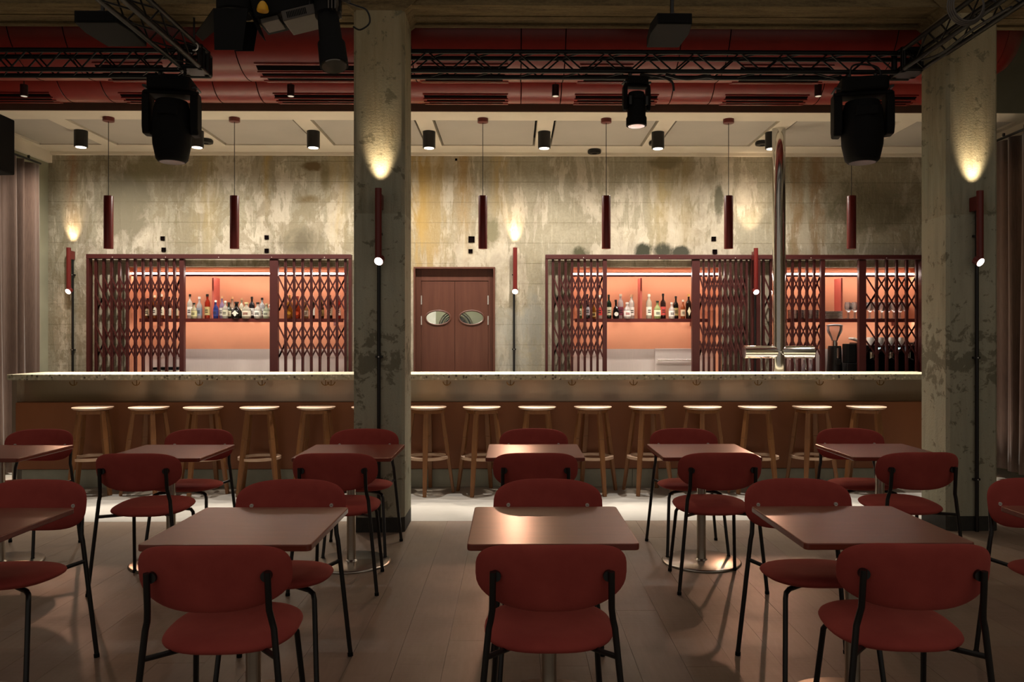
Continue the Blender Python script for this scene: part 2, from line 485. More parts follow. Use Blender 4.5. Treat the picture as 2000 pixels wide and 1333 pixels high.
# ------------------------------------------------------------------ mesh helpers
class MB:
    """Collects vertices and faces of one part."""

    def __init__(self):
        self.v, self.f = [], []

    def add(self, vs, fs, M=None):
        o = len(self.v)
        for p in vs:
            p = Vector(p)
            self.v.append(M @ p if M else p)
        self.f += [tuple(i + o for i in f) for f in fs]
        return self

    def box(self, lo, hi, M=None):
        x0, y0, z0 = lo
        x1, y1, z1 = hi
        vs = [(x0, y0, z0), (x1, y0, z0), (x1, y1, z0), (x0, y1, z0), (x0, y0, z1), (x1, y0, z1), (x1, y1, z1), (x0, y1, z1)]
        return self.add(vs, [(3, 2, 1, 0), (4, 5, 6, 7), (0, 1, 5, 4), (1, 2, 6, 5), (2, 3, 7, 6), (3, 0, 4, 7)], M)

    def bar(self, a, b, w, d, up=(0, 1, 0), w2=None, d2=None):
        """Square bar from a to b; w across, d along 'up'."""
        a, b = Vector(a), Vector(b)
        ax = (b - a).normalized()
        u = Vector(up)
        s = ax.cross(u)
        if s.length < 1e-5:
            s = ax.cross(Vector((1, 0, 0)))
        s.normalize()
        u = s.cross(ax).normalized()
        w2 = w if w2 is None else w2
        d2 = d if d2 is None else d2
        vs = []
        for p, ww, dd in ((a, w, d), (b, w2, d2)):
            vs += [p - s * ww / 2 - u * dd / 2, p + s * ww / 2 - u * dd / 2, p + s * ww / 2 + u * dd / 2, p - s * ww / 2 + u * dd / 2]
        return self.add(vs, [(3, 2, 1, 0), (4, 5, 6, 7), (0, 1, 5, 4), (1, 2, 6, 5), (2, 3, 7, 6), (3, 0, 4, 7)])

    def tube(self, pts, r, seg=8, closed=False):
        pts = [Vector(p) for p in pts]
        n = len(pts)
        rs = r if isinstance(r, (list, tuple)) else [r] * n
        rings = []
        prev = None
        for i, p in enumerate(pts):
            if closed:
                t = pts[(i + 1) % n] - pts[i - 1]
            else:
                t = (pts[min(i + 1, n - 1)] - pts[max(i - 1, 0)])
            t.normalize()
            if prev is None:
                s = t.cross(Vector((0, 0, 1)))
                if s.length < 1e-4:
                    s = t.cross(Vector((0, 1, 0)))
            else:
                s = prev - t * prev.dot(t)
            s.normalize()
            prev = s
            u = t.cross(s)
            rings.append([p + (s * math.cos(2 * PI * k / seg) + u * math.sin(2 * PI * k / seg)) * rs[i] for k in range(seg)])
        vs = [q for rg in rings for q in rg]
        fs = []
        m = n if closed else n - 1
        for i in range(m):
            for k in range(seg):
                a, b = i * seg + k, i * seg + (k + 1) % seg
                c, d = ((i + 1) % n) * seg + (k + 1) % seg, ((i + 1) % n) * seg + k
                fs.append((a, b, c, d))
        if not closed:
            fs.append(tuple(range(seg - 1, -1, -1)))
            fs.append(tuple((n - 1) * seg + k for k in range(seg)))
        return self.add(vs, fs)

    def lathe(self, prof, seg=16, M=None, cap=True):
        """prof: list of (r, z) bottom to top."""
        vs, fs = [], []
        for r, z in prof:
            for k in range(seg):
                a = 2 * PI * k / seg
                vs.append((r * math.cos(a), r * math.sin(a), z))
        for i in range(len(prof) - 1):
            for k in range(seg):
                fs.append((i * seg + k, i * seg + (k + 1) % seg, (i + 1) * seg + (k + 1) % seg, (i + 1) * seg + k))
        if cap:
            if prof[0][0] > 1e-6:
                fs.append(tuple(range(seg - 1, -1, -1)))
            if prof[-1][0] > 1e-6:
                fs.append(tuple((len(prof) - 1) * seg + k for k in range(seg)))
        return self.add(vs, fs, M)

    def cyl(self, a, b, r, seg=16, r2=None):
        return self.tube([a, b], [r, r if r2 is None else r2], seg)

    def prism(self, outline, z0, z1, M=None):
        n = len(outline)
        vs = [(x, y, z0) for x, y in outline] + [(x, y, z1) for x, y in outline]
        fs = [tuple(range(n - 1, -1, -1)), tuple(range(n, 2 * n))]
        fs += [(k, (k + 1) % n, n + (k + 1) % n, n + k) for k in range(n)]
        return self.add(vs, fs, M)

    def pebble(self, fn, rings=7, seg=36):
        """fn(r, ang, side) -> point; side +1 upper, -1 lower; r=1 is the rim."""
        vs, fs = [], []
        for side in (1, -1):
            base = len(vs)
            vs.append(fn(0, 0, side))
            for i in range(1, rings + (1 if side == 1 else 0)):
                for k in range(seg):
                    vs.append(fn(math.sin(i / rings * PI / 2), 2 * PI * k / seg, side))
            nr = rings if side == 1 else rings - 1

            def idx(i, k):
                if side == -1 and i == rings:
                    return 1 + (rings - 1) * seg + k % seg
                return base + 1 + (i - 1) * seg + k % seg
            for k in range(seg):
                f = (base, idx(1, k), idx(1, k + 1))
                fs.append(f if side == 1 else f[::-1])
            for i in range(1, rings):
                for k in range(seg):
                    f = (idx(i, k), idx(i + 1, k), idx(i + 1, k + 1), idx(i, k + 1))
                    fs.append(f if side == 1 else f[::-1])
        return self.add(vs, fs)

    def mesh(self, name, mat, smooth=40):
        me = bpy.data.meshes.new(name)
        me.from_pydata([tuple(p) for p in self.v], [], self.f)
        me.materials.append(MATS[mat] if isinstance(mat, str) else mat)
        bm = bmesh.new()
        bm.from_mesh(me)
        bmesh.ops.recalc_face_normals(bm, faces=bm.faces)
        bm.to_mesh(me)
        bm.free()
        if smooth:
            for p in me.polygons:
                p.use_smooth = True
            me.set_sharp_from_angle(angle=R(smooth))
        return me

    def build(self, name, mat, parent=None, smooth=40, bevel=0.0, label=None, loc=None, seg=2):
        o = bpy.data.objects.new(name, self.mesh(name, mat, smooth))
        col.objects.link(o)
        if parent is not None:
            o.parent = parent
        if loc is not None:
            o.location = loc
        if bevel:
            b = o.modifiers.new('bevel', 'BEVEL')
            b.width = bevel
            b.segments = seg
            b.limit_method = 'ANGLE'
            b.angle_limit = R(40)
        if label:
            o['label'] = label
        return o


def tag(o, label, cat, group=None):
    o['label'] = label
    o['category'] = cat
    if group:
        o['group'] = group
    return o


def thing(name, label, cat, loc=(0, 0, 0), rotz=0.0, group=None):
    o = bpy.data.objects.new(name, None)
    o.empty_display_size = 0.1
    col.objects.link(o)
    o.location = loc
    o.rotation_euler = (0, 0, rotz)
    return tag(o, label, cat, group)


def struct(o, label=None):
    o['kind'] = 'structure'
    if label:
        o['label'] = label
    return o


def copy_thing(src, loc, rotz, label):
    """A copy of a thing with copies of its parts and their sub-parts."""
    r = src.copy()
    col.objects.link(r)
    r.location = loc
    r.rotation_euler = (0, 0, rotz)
    r['label'] = label
    for ch in list(src.children):
        c = ch.copy()
        col.objects.link(c)
        c.parent = r
        for g in list(ch.children):
            d = g.copy()
            col.objects.link(d)
            d.parent = c
    return r


def spot(name, loc, target, power, angle, blend=0.5, radius=0.03, color=(1.0, 0.78, 0.55), parent=None):
    d = bpy.data.lights.new(name, 'SPOT')
    d.energy = power
    d.spot_size = R(angle)
    d.spot_blend = blend
    d.shadow_soft_size = radius
    d.color = color
    o = bpy.data.objects.new(name, d)
    col.objects.link(o)
    o.location = loc
    o.rotation_euler = (Vector(target) - Vector(loc)).to_track_quat('-Z', 'Y').to_euler()
    if parent is not None:
        o.parent = parent
    return o


def rrect(w, d, r, n=6):
    pts = []
    for cx, cy, a0 in ((w / 2 - r, d / 2 - r, 0), (-w / 2 + r, d / 2 - r, PI / 2), (-w / 2 + r, -d / 2 + r, PI), (w / 2 - r, -d / 2 + r, 1.5 * PI)):
        for i in range(n + 1):
            a = a0 + PI / 2 * i / n
            pts.append((cx + r * math.cos(a), cy + r * math.sin(a)))
    return pts


ORD = ['first', 'second', 'third', 'fourth', 'fifth', 'sixth', 'seventh', 'eighth', 'ninth', 'tenth', 'eleventh', 'twelfth',
       'thirteenth', 'fourteenth', 'fifteenth', 'sixteenth', 'seventeenth', 'eighteenth', 'nineteenth', 'twentieth']

# ------------------------------------------------------------------ key planes
YW = 9.85          # face of the back wall
HC = 3.756         # bar ceiling
YC = 8.06          # front edge of the bar ceiling
XL, XR = -5.72, 5.45
PY0, PY1 = 6.0, 6.4   # pillar row
YFL = 6.37         # where planks end and screed begins


# ------------------------------------------------------------------ back wall with openings
def wall_with_holes(xs, zs, holes, y, thick):
    xs, zs = sorted(set(xs)), sorted(set(zs))
    mb = MB()

    def hole(xa, xb, za, zb):
        return any(h[0] - 1e-6 <= xa and xb <= h[1] + 1e-6 and h[2] - 1e-6 <= za and zb <= h[3] + 1e-6 for h in holes)
    for i in range(len(xs) - 1):
        for k in range(len(zs) - 1):
            xa, xb, za, zb = xs[i], xs[i + 1], zs[k], zs[k + 1]
            if hole(xa, xb, za, zb):
                continue
            mb.add([(xa, y, za), (xb, y, za), (xb, y, zb), (xa, y, zb)], [(0, 1, 2, 3)])
            mb.add([(xa, y + thick, za), (xb, y + thick, za), (xb, y + thick, zb), (xa, y + thick, zb)], [(3, 2, 1, 0)])
    for (xa, xb, za, zb) in holes:
        y1 = y + thick
        mb.add([(xa, y, za), (xa, y1, za), (xa, y1, zb), (xa, y, zb)], [(0, 1, 2, 3)])
        mb.add([(xb, y, za), (xb, y1, za), (xb, y1, zb), (xb, y, zb)], [(3, 2, 1, 0)])
        mb.add([(xa, y, zb), (xb, y, zb), (xb, y1, zb), (xa, y1, zb)], [(3, 2, 1, 0)])
        mb.add([(xa, y, za), (xb, y, za), (xb, y1, za), (xa, y1, za)], [(0, 1, 2, 3)])
    return mb


NB = 0.90
ZN = PZ(450, 521, YW)       # top of the niche openings
niches = [(PX(246, YW), PX(676, YW)), (PX(1114, YW), PX(1410, YW)), (PX(1531, YW), PX(1797, YW))]
DX0, DX1, DZ = PX(808, YW), PX(967, YW), PZ(890, 522, YW)
holes = [(a, b, NB, ZN) for a, b in niches] + [(DX0, DX1, 0.0, DZ)]
xs = [XL, XR] + [v for h in holes for v in h[:2]]
zs = [0, 4.9, NB, ZN, DZ]
mb = wall_with_holes(xs, zs, holes, YW, 0.12)
wall_back = struct(mb.build('wall_back', 'concrete_wall', smooth=0), 'bare stained concrete wall behind the bar')
# small square pockets left in the concrete
for px, py, w in ((318, 466, .05), (320, 488, .05), (521, 464, .05), (521, 490, .05), (921, 468, .075), (919, 491, .05), (1394, 467, .055),
                  (1396, 492, .055), (891, 312, .025)):
    x, z = PX(px, YW), PZ(px, py, YW)
    mb = MB()
    o = w / 2
    for lo, hi in (((x - o, -.012, z - o), (x + o, .004, z - o + .008)), ((x - o, -.012, z + o - .008), (x + o, .004, z + o)),
                   ((x - o, -.012, z - o), (x - o + .008, .004, z + o)), ((x + o - .008, -.012, z - o), (x + o, .004, z + o)),
                   ((x - o, -.004, z - o), (x + o, .004, z + o))):
        mb.box((lo[0], YW + lo[1], lo[2]), (hi[0], YW + hi[1], hi[2]))
    mb.build('wall_pocket', 'slot_dark', wall_back, 0)

# side walls and hall ceiling
struct(MB().box((XL - .15, 2.0, 0), (XL, 9.97, 4.9)).build('wall_left', 'side_wall_plaster', smooth=0), 'grey green plastered side wall at left')
struct(MB().box((XR, 2.0, 0), (XR + .15, 9.97, 4.9)).build('wall_right', 'side_wall_plaster', smooth=0), 'grey green plastered side wall at right')
struct(MB().box((-7.0, 5.98, 4.9), (7.0, 9.97, 5.05)).build('ceiling_hall', 'hall_ceiling_paint', smooth=0), 'dark hall ceiling above the ducts')

# ------------------------------------------------------------------ bar ceiling with inset boards
PAN = 1.28
pan0 = PX(844, 8.36)
pans = []
k = -5
while True:
    x0 = pan0 + k * PAN
    if x0 > XR - .3:
        break
    if x0 + 1.107 > XL:
        pans.append((max(x0, XL + .12), min(x0 + 1.107, XR - .12)))
    k += 1
yp0, yp1 = 8.37, 9.47
mb = MB()
mb.box((XL, YC, HC), (XR, yp0, HC + .10))
mb.box((XL, yp1, HC), (XR, YW, HC + .10))
edges = [XL] + [v for p in pans for v in p] + [XR]
for i in range(0, len(edges), 2):
    mb.box((edges[i], yp0, HC), (edges[i + 1], yp1, HC + .10))
ceil = struct(mb.build('ceiling', 'cream_plaster', smooth=0), 'cream plaster ceiling over the bar')
MB().box((XL, YC, HC + .10), (XR, YW, HC + .13)).build('ceiling_backing', 'dark_gap', ceil, 0)
for a, b in pans:
    MB().box((a + .026, yp0 + .026, HC + .012), (b - .026, yp1 - .006, HC + .06)).build('ceiling_panel', 'ceiling_board', ceil, 0)
struct(MB().box((XL, YC - .02, HC), (PX(1885, YC), YC, 4.9)).build('trim_1', 'taupe_fascia', smooth=0), 'taupe fascia above the bar ceiling edge')
struct(MB().box((XL, YW - .05, HC - .035), (XR, YW, HC)).build('trim_2', 'cream_plaster', smooth=0), 'cream shadow trim where ceiling meets wall')
struct(MB().box((PX(1885, YC), YC - .02, HC), (XR, YC, 4.9)).build('wall_bulkhead', 'side_wall_plaster', smooth=0), 'grey green wall strip above the ceiling at far right')
# cream bulkhead along the side walls
for xa, xb, n in ((XL, XL + .05, 'trim_3'), (XR - .05, XR, 'trim_4')):
    struct(MB().box((xa, 5.0, HC - .13), (xb, YW, HC + .13)).build(n, 'cream_plaster', smooth=0), 'cream bulkhead along the side wall')

# ------------------------------------------------------------------ floor
mb = MB().box((-6.2, YFL, -.10), (6.2, 9.97, 0.0))
mb.box((-6.2, -.5, -.10), (6.2, YFL, -.022))
floor = struct(mb.build('floor', 'floor_screed', smooth=0), 'pale screed floor along the bar, planks in front')
PW = 0.215
lens = {}
for i in range(int(12.0 / PW) + 1):
    x0 = -5.9 + i * PW
    y = 0.6 - rnd.uniform(0, .9)
    while y < YFL - .02:
        L = rnd.choice((0.9, 1.2, 1.5, 1.8))
        y1 = min(y + L, YFL)
        if YFL - y1 < .35:
            y1 = YFL
        key = round(y1 - y, 3)
        if key not in lens:
            lens[key] = MB().box((0.0006, 0.0006, -.022), (PW - .0006, key - .0006, 0.0)).mesh('plank', 'floor_plank', 0)
        o = bpy.data.objects.new('plank', lens[key])
        col.objects.link(o)
        o.parent = floor
        o.location = (x0, y, rnd.uniform(-.0012, 0))
        y = y1

# ------------------------------------------------------------------ pillars and beam
PIL = [(PX(690, PY0), PX(790, PY0), 'concrete pillar standing between the left and middle of the bar'),
       (PX(1850, PY0), PX(1950, PY0), 'concrete pillar at the right end of the bar')]
for xa, xb, lab in PIL:
    t = thing('concrete_pillar', lab, 'pillar', ((xa + xb) / 2, (PY0 + PY1) / 2, 0), group='concrete pillars')
    w, d = xb - xa, PY1 - PY0
    c = .022
    ol = [(-w / 2 + c, -d / 2), (w / 2 - c, -d / 2), (w / 2, -d / 2 + c), (w / 2, d / 2 - c), (w / 2 - c, d / 2), (-w / 2 + c, d / 2),
          (-w / 2, d / 2 - c), (-w / 2, -d / 2 + c)]
    MB().prism(ol, .11, 3.97).build('shaft', 'pillar_concrete', t, 0)
    ol2 = [(x * 1.004, y * 1.004) for x, y in ol]
    MB().prism(ol2, 0, .112).build('base_band', 'pillar_base', t, 0, label='dark painted band at the foot of the pillar')
    # haunch that spreads into the beam
    h = MB()
    h.add([(-w / 2 - .0, -d / 2, 3.93), (w / 2 + .0, -d / 2, 3.93), (w / 2, d / 2, 3.93), (-w / 2, d / 2, 3.93),
           (-w / 2 - .16, -d / 2 - .02, 4.06), (w / 2 + .16, -d / 2 - .02, 4.06), (w / 2 + .16, d / 2, 4.06), (-w / 2 - .16, d / 2, 4.06)],
          [(3, 2, 1, 0), (4, 5, 6, 7), (0, 1, 5, 4), (1, 2, 6, 5), (2, 3, 7, 6), (3, 0, 4, 7)])
    h.build('haunch', 'beam_concrete', t, 0)
mb = MB()
mb.box((-7, PY0, 3.972), (7, PY1, 4.9))
mb.box((-7, PY1 - .06, 3.955), (7, PY1, 3.972))
mb.box((-7, PY0 + .20, 3.966), (7, PY0 + .23, 3.972))
struct(tag(mb.build('concrete_beam', 'beam_concrete', smooth=0), 'rough board marked concrete beam across the pillars', 'beam'))

# ------------------------------------------------------------------ niches
for i, (a, b) in enumerate(niches):
    yb = YW + .42
    mb = MB()
    mb.box((a - .03, yb, NB), (b + .03, yb + .02, ZN + .03))
    mb.box((a - .03, YW + .12, NB), (a - .001, yb, ZN + .03))
    mb.box((b + .001, YW + .12, NB), (b + .03, yb, ZN + .03))
    mb.box((a - .03, YW + .12, ZN + .001), (b + .03, yb, ZN + .03))
    mb.build('niche_lining', 'orange_lining', wall_back, 0)
    rv = MB()
    rv.box((a + .0005, YW + .012, NB), (a + .006, YW + .125, ZN))
    rv.box((b - .006, YW + .012, NB), (b - .0005, YW + .125, ZN))
    rv.build('niche_reveal', 'orange_lining', wall_back, 0)
    # back bar worktop and steel splash inside the niche
    zs1 = PZ((450, 1270, 1640)[i], 682, yb)
    MB().box((a + .001, yb - .012, NB + .04), (b - .001, yb - .001, zs1)).build('splash_panel', 'splash_steel', wall_back, 0)
    MB().box((a + .001, YW - .02, NB), (b - .001, yb - .012, NB + .04)).build('niche_worktop', 'brushed_steel', wall_back, 0)
    # LED rail: dark red channel with a glowing strip
    zl = PZ(450, 535, YW + .14)
    rail = tag(MB().box((a + .012, YW + .112, zl - .034), (b - .012, YW + .142, zl - .011)).build('led_rail', 'shelf_red', None, 0, 0.002),
               ('red light rail across the left bottle niche', 'red light rail across the middle bottle niche', 'red light rail across the coffee niche')[i], 'light rail', 'niche light rails')
    MB().box((a + .02, YW + .120, zl - .011), (b - .02, YW + .175, zl + .010)).build('light_strip', 'led_strip', rail, 0, label='glowing pink white strip')
    MB().box((a + .012, YW + .108, zl + .010), (b - .012, YW + .195, zl + .017)).build('top_lip', 'shelf_red', rail, 0)  # added lip that shields the niche top from the strip's glow
    # shelf and uprights
    zs0 = PZ(450, 629.5, YW + .12)
    zt = PZ(450, 622.5, YW + .12)
    x0, x1 = ((PX(272, 9.97), PX(670, 9.97)), (PX(1123, 9.97), PX(1383, 9.97)), (PX(1538, 9.97), PX(1788, 9.97)))[i]
    sh = thing('bottle_shelf', ('dark red shelf board in the left bottle niche', 'dark red shelf board in the middle bottle niche',
                                'dark red glass shelf in the coffee niche')[i], 'shelf', ((x0 + x1) / 2, YW + .12, zs0), group='niche shelves')
    hw = (x1 - x0) / 2
    MB().box((-hw, 0, zt - zs0 - .018), (hw, .24, zt - zs0)).box((-hw, 0, 0), (hw, .014, zt - zs0 - .018)).build('board', 'shelf_red', sh, 0)
    MB().box((-hw + .03, .03, zt - zs0 - .027), (hw - .03, .075, zt - zs0 - .0185)).build('under_light', 'shelf_led', sh, 0, label='light strip under the shelf')
    upx = PX((414, 1253, 1646)[i], 9.97) - (x0 + x1) / 2
    upx += (x0 + x1) / 2
    MB().box((upx - .011, YW + .15, zt), (upx + .011, YW + .36, zl - .045)).build('niche_divider', 'orange_divider', wall_back, 0, 0.002)
    for bx in (-hw + .15, hw - .15):
        MB().box((bx - .012, .20, -.04), (bx + .012, .298, zt - zs0 - .018)).build('bracket', 'shelf_red', sh, 0)
SHELF_Z = PZ(450, 622.5, YW + .12)

# ------------------------------------------------------------------ double door
door = bpy.data.objects.new('door_1', None)
col.objects.link(door)
door.location = ((DX0 + DX1) / 2, YW, 0)
struct(door, 'red brown double swing door with two oval windows')
dw = (DX1 - DX0) / 2
fx = .085
dz = PZ(890, 549, YW + .06)
fr = MB()
fr.box((-dw, -.025, 0), (-dw + .022, .10, DZ))
fr.box((dw - .022, -.025, 0), (dw, .10, DZ))
fr.box((-dw + .022, -.025, DZ - .022), (dw - .022, .10, DZ))
fr.build('frame_lining', 'door_stain', door, 0, 0.002)
fr = MB()
fr.box((-dw + .022, .055, 0), (-dw + fx, .105, DZ - .022))
fr.box((dw - fx, .055, 0), (dw - .022, .105, DZ - .022))
fr.box((-dw + fx, .055, dz), (dw - fx, .105, DZ - .022))
fr.build('frame', 'door_stain', door, 0, 0.002)
st = MB()
st.box((-dw, .102, 0), (-dw + fx + .02, .112, DZ)).box((dw - fx - .02, .102, 0), (dw, .112, DZ)).box((-dw, .102, dz - .03), (dw, .112, DZ)).box((-.02, .102, 0), (.02, .112, dz))
st.build('gap_light_block', 'dark_gap', door, 0)  # added dark strips that keep passage light from showing through the leaf gaps
oz = PZ(890, 621, YW + .06)
ow, oh = .148, .082


def leaf_with_oval(x0, x1, z0, z1, ox, ozz, y0, y1, rw, rh, n=32):
    """Door leaf with a pointed-oval opening."""
    mb = MB()
    inner, outer = [], []
    angs = [2 * PI * k / n for k in range(n)] + [math.atan2(cz - ozz, cx - ox) % (2 * PI) for cx in (x0, x1) for cz in (z0, z1)]
    angs.sort()
    n = len(angs)
    for a in angs:
        ca, sa = math.cos(a), math.sin(a)
        inner.append((ox + rw * ca, ozz + rh * sa))
        tx = (x1 - ox) / ca if ca > 1e-6 else ((x0 - ox) / ca if ca < -1e-6 else 1e9)
        tz = (z1 - ozz) / sa if sa > 1e-6 else ((z0 - ozz) / sa if sa < -1e-6 else 1e9)
        s = min(tx, tz)
        outer.append((ox + s * ca, ozz + s * sa))
    vs = [(x, y0, z) for x, z in inner] + [(x, y0, z) for x, z in outer] + [(x, y1, z) for x, z in inner] + [(x, y1, z) for x, z in outer]
    fs = []
    for k in range(n):
        j = (k + 1) % n
        fs += [(k, n + k, n + j, j), (2 * n + k, 2 * n + j, 3 * n + j, 3 * n + k), (k, j, 2 * n + j, 2 * n + k), (n + k, 3 * n + k, 3 * n + j, n + j)]
    mb.add(vs, fs)
    return mb


for s, (la, lb) in ((-1, (-dw + fx + .003, -.002)), (1, (.002, dw - fx - .003))):
    ox = (la + lb) / 2
    leaf = leaf_with_oval(la, lb, 0.01, dz - .006, ox, oz, .062, .10, ow, oh).build('door_leaf', 'door_stain', door, 0)
    ring = MB()
    pts = [(ox + (ow + .008) * math.cos(2 * PI * k / 40), .060, oz + (oh + .008) * math.sin(2 * PI * k / 40)) for k in range(40)]
    ring.tube(pts, .011, 8, closed=True).build('porthole_frame', 'door_stain', leaf)
    gl = MB()
    n = 40
    ol = [(ox + ow * math.cos(2 * PI * k / n), oz + oh * math.sin(2 * PI * k / n)) for k in range(n)]
    gl.add([(x, .078, z) for x, z in ol] + [(x, .084, z) for x, z in ol],
           [tuple(range(n)), tuple(range(2 * n - 1, n - 1, -1))] + [(k, n + k, n + (k + 1) % n, (k + 1) % n) for k in range(n)])
    gl.build('porthole_pane', 'pane_glass', leaf, 0)
    for hz in (PZ(890, 586, YW), PZ(890, 626, YW)):
        MB().cyl((la if s < 0 else lb, .056, hz - .055), (la if s < 0 else lb, .056, hz + .055), .008, 8).build('hinge', 'screw_metal', leaf)
# the passage behind the door, with a round fan seen through the ovals
struct(MB().box((DX0 - .6, YW + 1.5, 0), (DX1 + .6, YW + 1.55, 2.6)).build('wall_passage', 'side_wall_plaster', smooth=0), 'grey green wall seen through the door windows')
dcx = (DX0 + DX1) / 2
tag(MB().box((PX(815, 11.3), YW + 1.46, 1.2), (PX(851, 11.3), YW + 1.50, 2.4)).build('whiteboard', 'white_plastic', None, 0, .005), 'whiteboard seen through the left oval door window', 'whiteboard')
fan = thing('round_fan', 'round chrome ringed fan seen through both oval door windows', 'fan', (PX(891, 11.3), YW + 1.42, 1.62))
for r0, m in ((.24, 'chrome'), (.21, 'black_metal'), (.18, 'chrome')):
    MB().tube([(r0 * math.cos(2 * PI * k / 40), -.05, r0 * math.sin(2 * PI * k / 40)) for k in range(40)], .010, 8, closed=True).build('guard_ring', m, fan)
MB().cyl((0, -.03, 0), (0, .075, 0), .165, 24).build('fan_housing', 'black_metal', fan)
for k in range(8):
    a = 2 * PI * k / 8
    MB().bar((.02 * math.cos(a), -.05, .02 * math.sin(a)), (.24 * math.cos(a), -.05, .24 * math.sin(a)), .006, .006).build('guard_spoke', 'chrome', fan)
pl = bpy.data.lights.new('passage_light', 'POINT')
pl.energy = 10
pl.color = (1.0, 0.92, 0.8)
pl.shadow_soft_size = .12
plo = bpy.data.objects.new('passage_light', pl)
col.objects.link(plo)
plo.location = (dcx - .1, YW + .75, 2.25)

# ------------------------------------------------------------------ folding gates
YG = YW - .10      # plane of the folding gates
GT = PZ(450, 506, YG)
GTOP = PZ(450, 497.5, YG)
GB = 0.92
y_up0, y_up1 = PZ(450, 540, YG), PZ(450, 607, YG)
y_lo0, y_lo1 = PZ(450, 634, YG), PZ(450, 698, YG)


def gate_frame(xa, xb, label, extra=()):
    t = thing('gate_frame', label, 'gate frame', ((xa + xb) / 2, YG, GB), group='gate frames')
    h = (xb - xa) / 2
    MB().box((-h, -.05, GT - GB), (h, .05, GTOP - GB)).build('top_rail', 'gate_red', t, 0, .003)
    MB().box((-h, -.045, 0), (h, .045, .03)).build('bottom_rail', 'gate_red', t, 0, .003)
    for x0, x1 in [(-h, -h + .03), (h - .03, h)] + [(p - (xa + xb) / 2, q - (xa + xb) / 2) for p, q in extra]:
        MB().box((x0, -.045, .03), (x1, .045, GT - GB)).build('jamb', 'gate_red', t, 0, .003)
    for k in range(5):
        bx = -h + (k + .5) * 2 * h / 5
        MB().cyl((bx, -.053, (GT + GTOP) / 2 - GB - .012), (bx, -.049, (GT + GTOP) / 2 - GB - .012), .006, 8).build('bolt', 'screw_metal', t)
    return t


gate_frame(PX(172, YG), PX(687, YG), 'red steel gate frame around the left bottle niche')
gate_frame(PX(1065, YG), PX(1801, YG), 'red steel gate frame around the middle and coffee niches', [(PX(1466, YG), PX(1483, YG))])


def folding_gate(bar_px, post_px, label):
    """Upright bars tied by two bands of crossed strips, ending in a broad closing post."""
    bx = [PX(p, YG) for p in bar_px]
    x0 = bx[0]
    t = thing('folding_gate', label, 'gate', (x0, YG, GB + .03), group='folding scissor gates')
    sp = (bx[-1] - bx[0]) / (len(bx) - 1)
    bw = min(.028, sp * .36)
    H = GT - GB - .035
    bar = MB().box((-bw / 2, -.018, 0), (-bw / 2 + bw * .42, .018, H)).box((bw / 2 - bw * .42, -.018, 0), (bw / 2, .018, H)).box((-bw / 2, .002, 0), (bw / 2, .012, H)).mesh('bar', 'gate_red', 0)
    for x in bx:
        o = bpy.data.objects.new('bar', bar)
        col.objects.link(o)
        o.parent = t
        o.location = (x - x0, 0, 0)
    pa, pb = PX(post_px[0], YG), PX(post_px[1], YG)
    MB().box((pa - x0, -.03, 0), (pb - x0, .03, H)).build('closing_post', 'gate_red', t, 0, .003)
    allx = sorted(bx + [pa if pa > bx[-1] else pb])
    for (za, zb) in ((y_up0, y_up1), (y_lo0, y_lo1)):
        za, zb = za - GB - .03, zb - GB - .03
        zm = (za + zb) / 2
        for i in range(len(allx) - 1):
            span = 2 if i + 2 < len(allx) else 1
            xa, xb = allx[i] - x0, allx[i + span] - x0
            ze = zb if span == 2 else zm
            MB().bar((xa, -.021, za), (xb, -.021, ze), .019, .004).build('strip', 'gate_red', t, 0)
            MB().bar((xb, .019, za if span == 2 else za), (xa, .019, ze), .019, .004).build('strip', 'gate_red', t, 0)
        # half strips that finish the outer bays
        MB().bar((allx[0] - x0, -.021, zm), (allx[1] - x0, -.021, zb), .019, .004).build('strip', 'gate_red', t, 0)
        MB().bar((allx[1] - x0, .019, zm), (allx[0] - x0, .019, zb), .019, .004).build('strip', 'gate_red', t, 0)
        MB().bar((allx[-1] - x0, .019, zm), (allx[-2] - x0, .019, zb), .019, .004).build('strip', 'gate_red', t, 0)
    return t


def lin(a, b, n):
    return [a + (b - a) * i / (n - 1) for i in range(n)]


folding_gate(lin(188, 341, 11), (352, 361), 'red folding gate pushed to the left side of the left niche')
folding_gate(lin(558, 675, 8), (528, 544), 'red folding gate at the right side of the left niche beside the pillar')
folding_gate(lin(1080, 1167, 8), (1177, 1185), 'tightly folded red gate at the left side of the middle niche')
folding_gate(lin(1374, 1458, 9), (1351, 1366), 'tightly folded red gate at the right side of the middle niche')
folding_gate(lin(1491, 1590, 8), (1602, 1610), 'red folding gate behind the chrome pipe, left side of the coffee niche')
folding_gate(lin(1712, 1790, 5), (1676, 1690), 'wide stretched red folding gate in front of the coffee machine')

# ------------------------------------------------------------------ bar
CZ = 1.118
CY0, CY1 = 7.65, 8.27
bx0, bx1 = PX(13, CY0), 4.20
ct = MB().box((bx0, CY0, CZ - .054), (bx1, CY1, CZ))
tag(ct.build('bar_countertop', 'terrazzo_top', None, 0, .004), 'long speckled terrazzo countertop of the bar', 'countertop')
bar = thing('bar_counter', 'long bar front with steel upper band and caramel lower panel', 'bar', ((bx0 + bx1) / 2, 7.8, 0))
o = (bx0 + bx1) / 2
xm0 = PX(42, 7.92) - o
MB().box((xm0, .10, .84), (bx1 - o - .05, .14, CZ - .055)).build('steel_band', 'bar_steel', bar, 0, label='brushed steel band under the countertop')
xt0 = PX(30, 7.8) - o
MB().box((xt0, 0, .185), (bx1 - o - .03, .14, .838)).build('padded_panel', 'caramel_panel', bar, 0, .006, label='smooth caramel brown lower panel')
np_ = 9
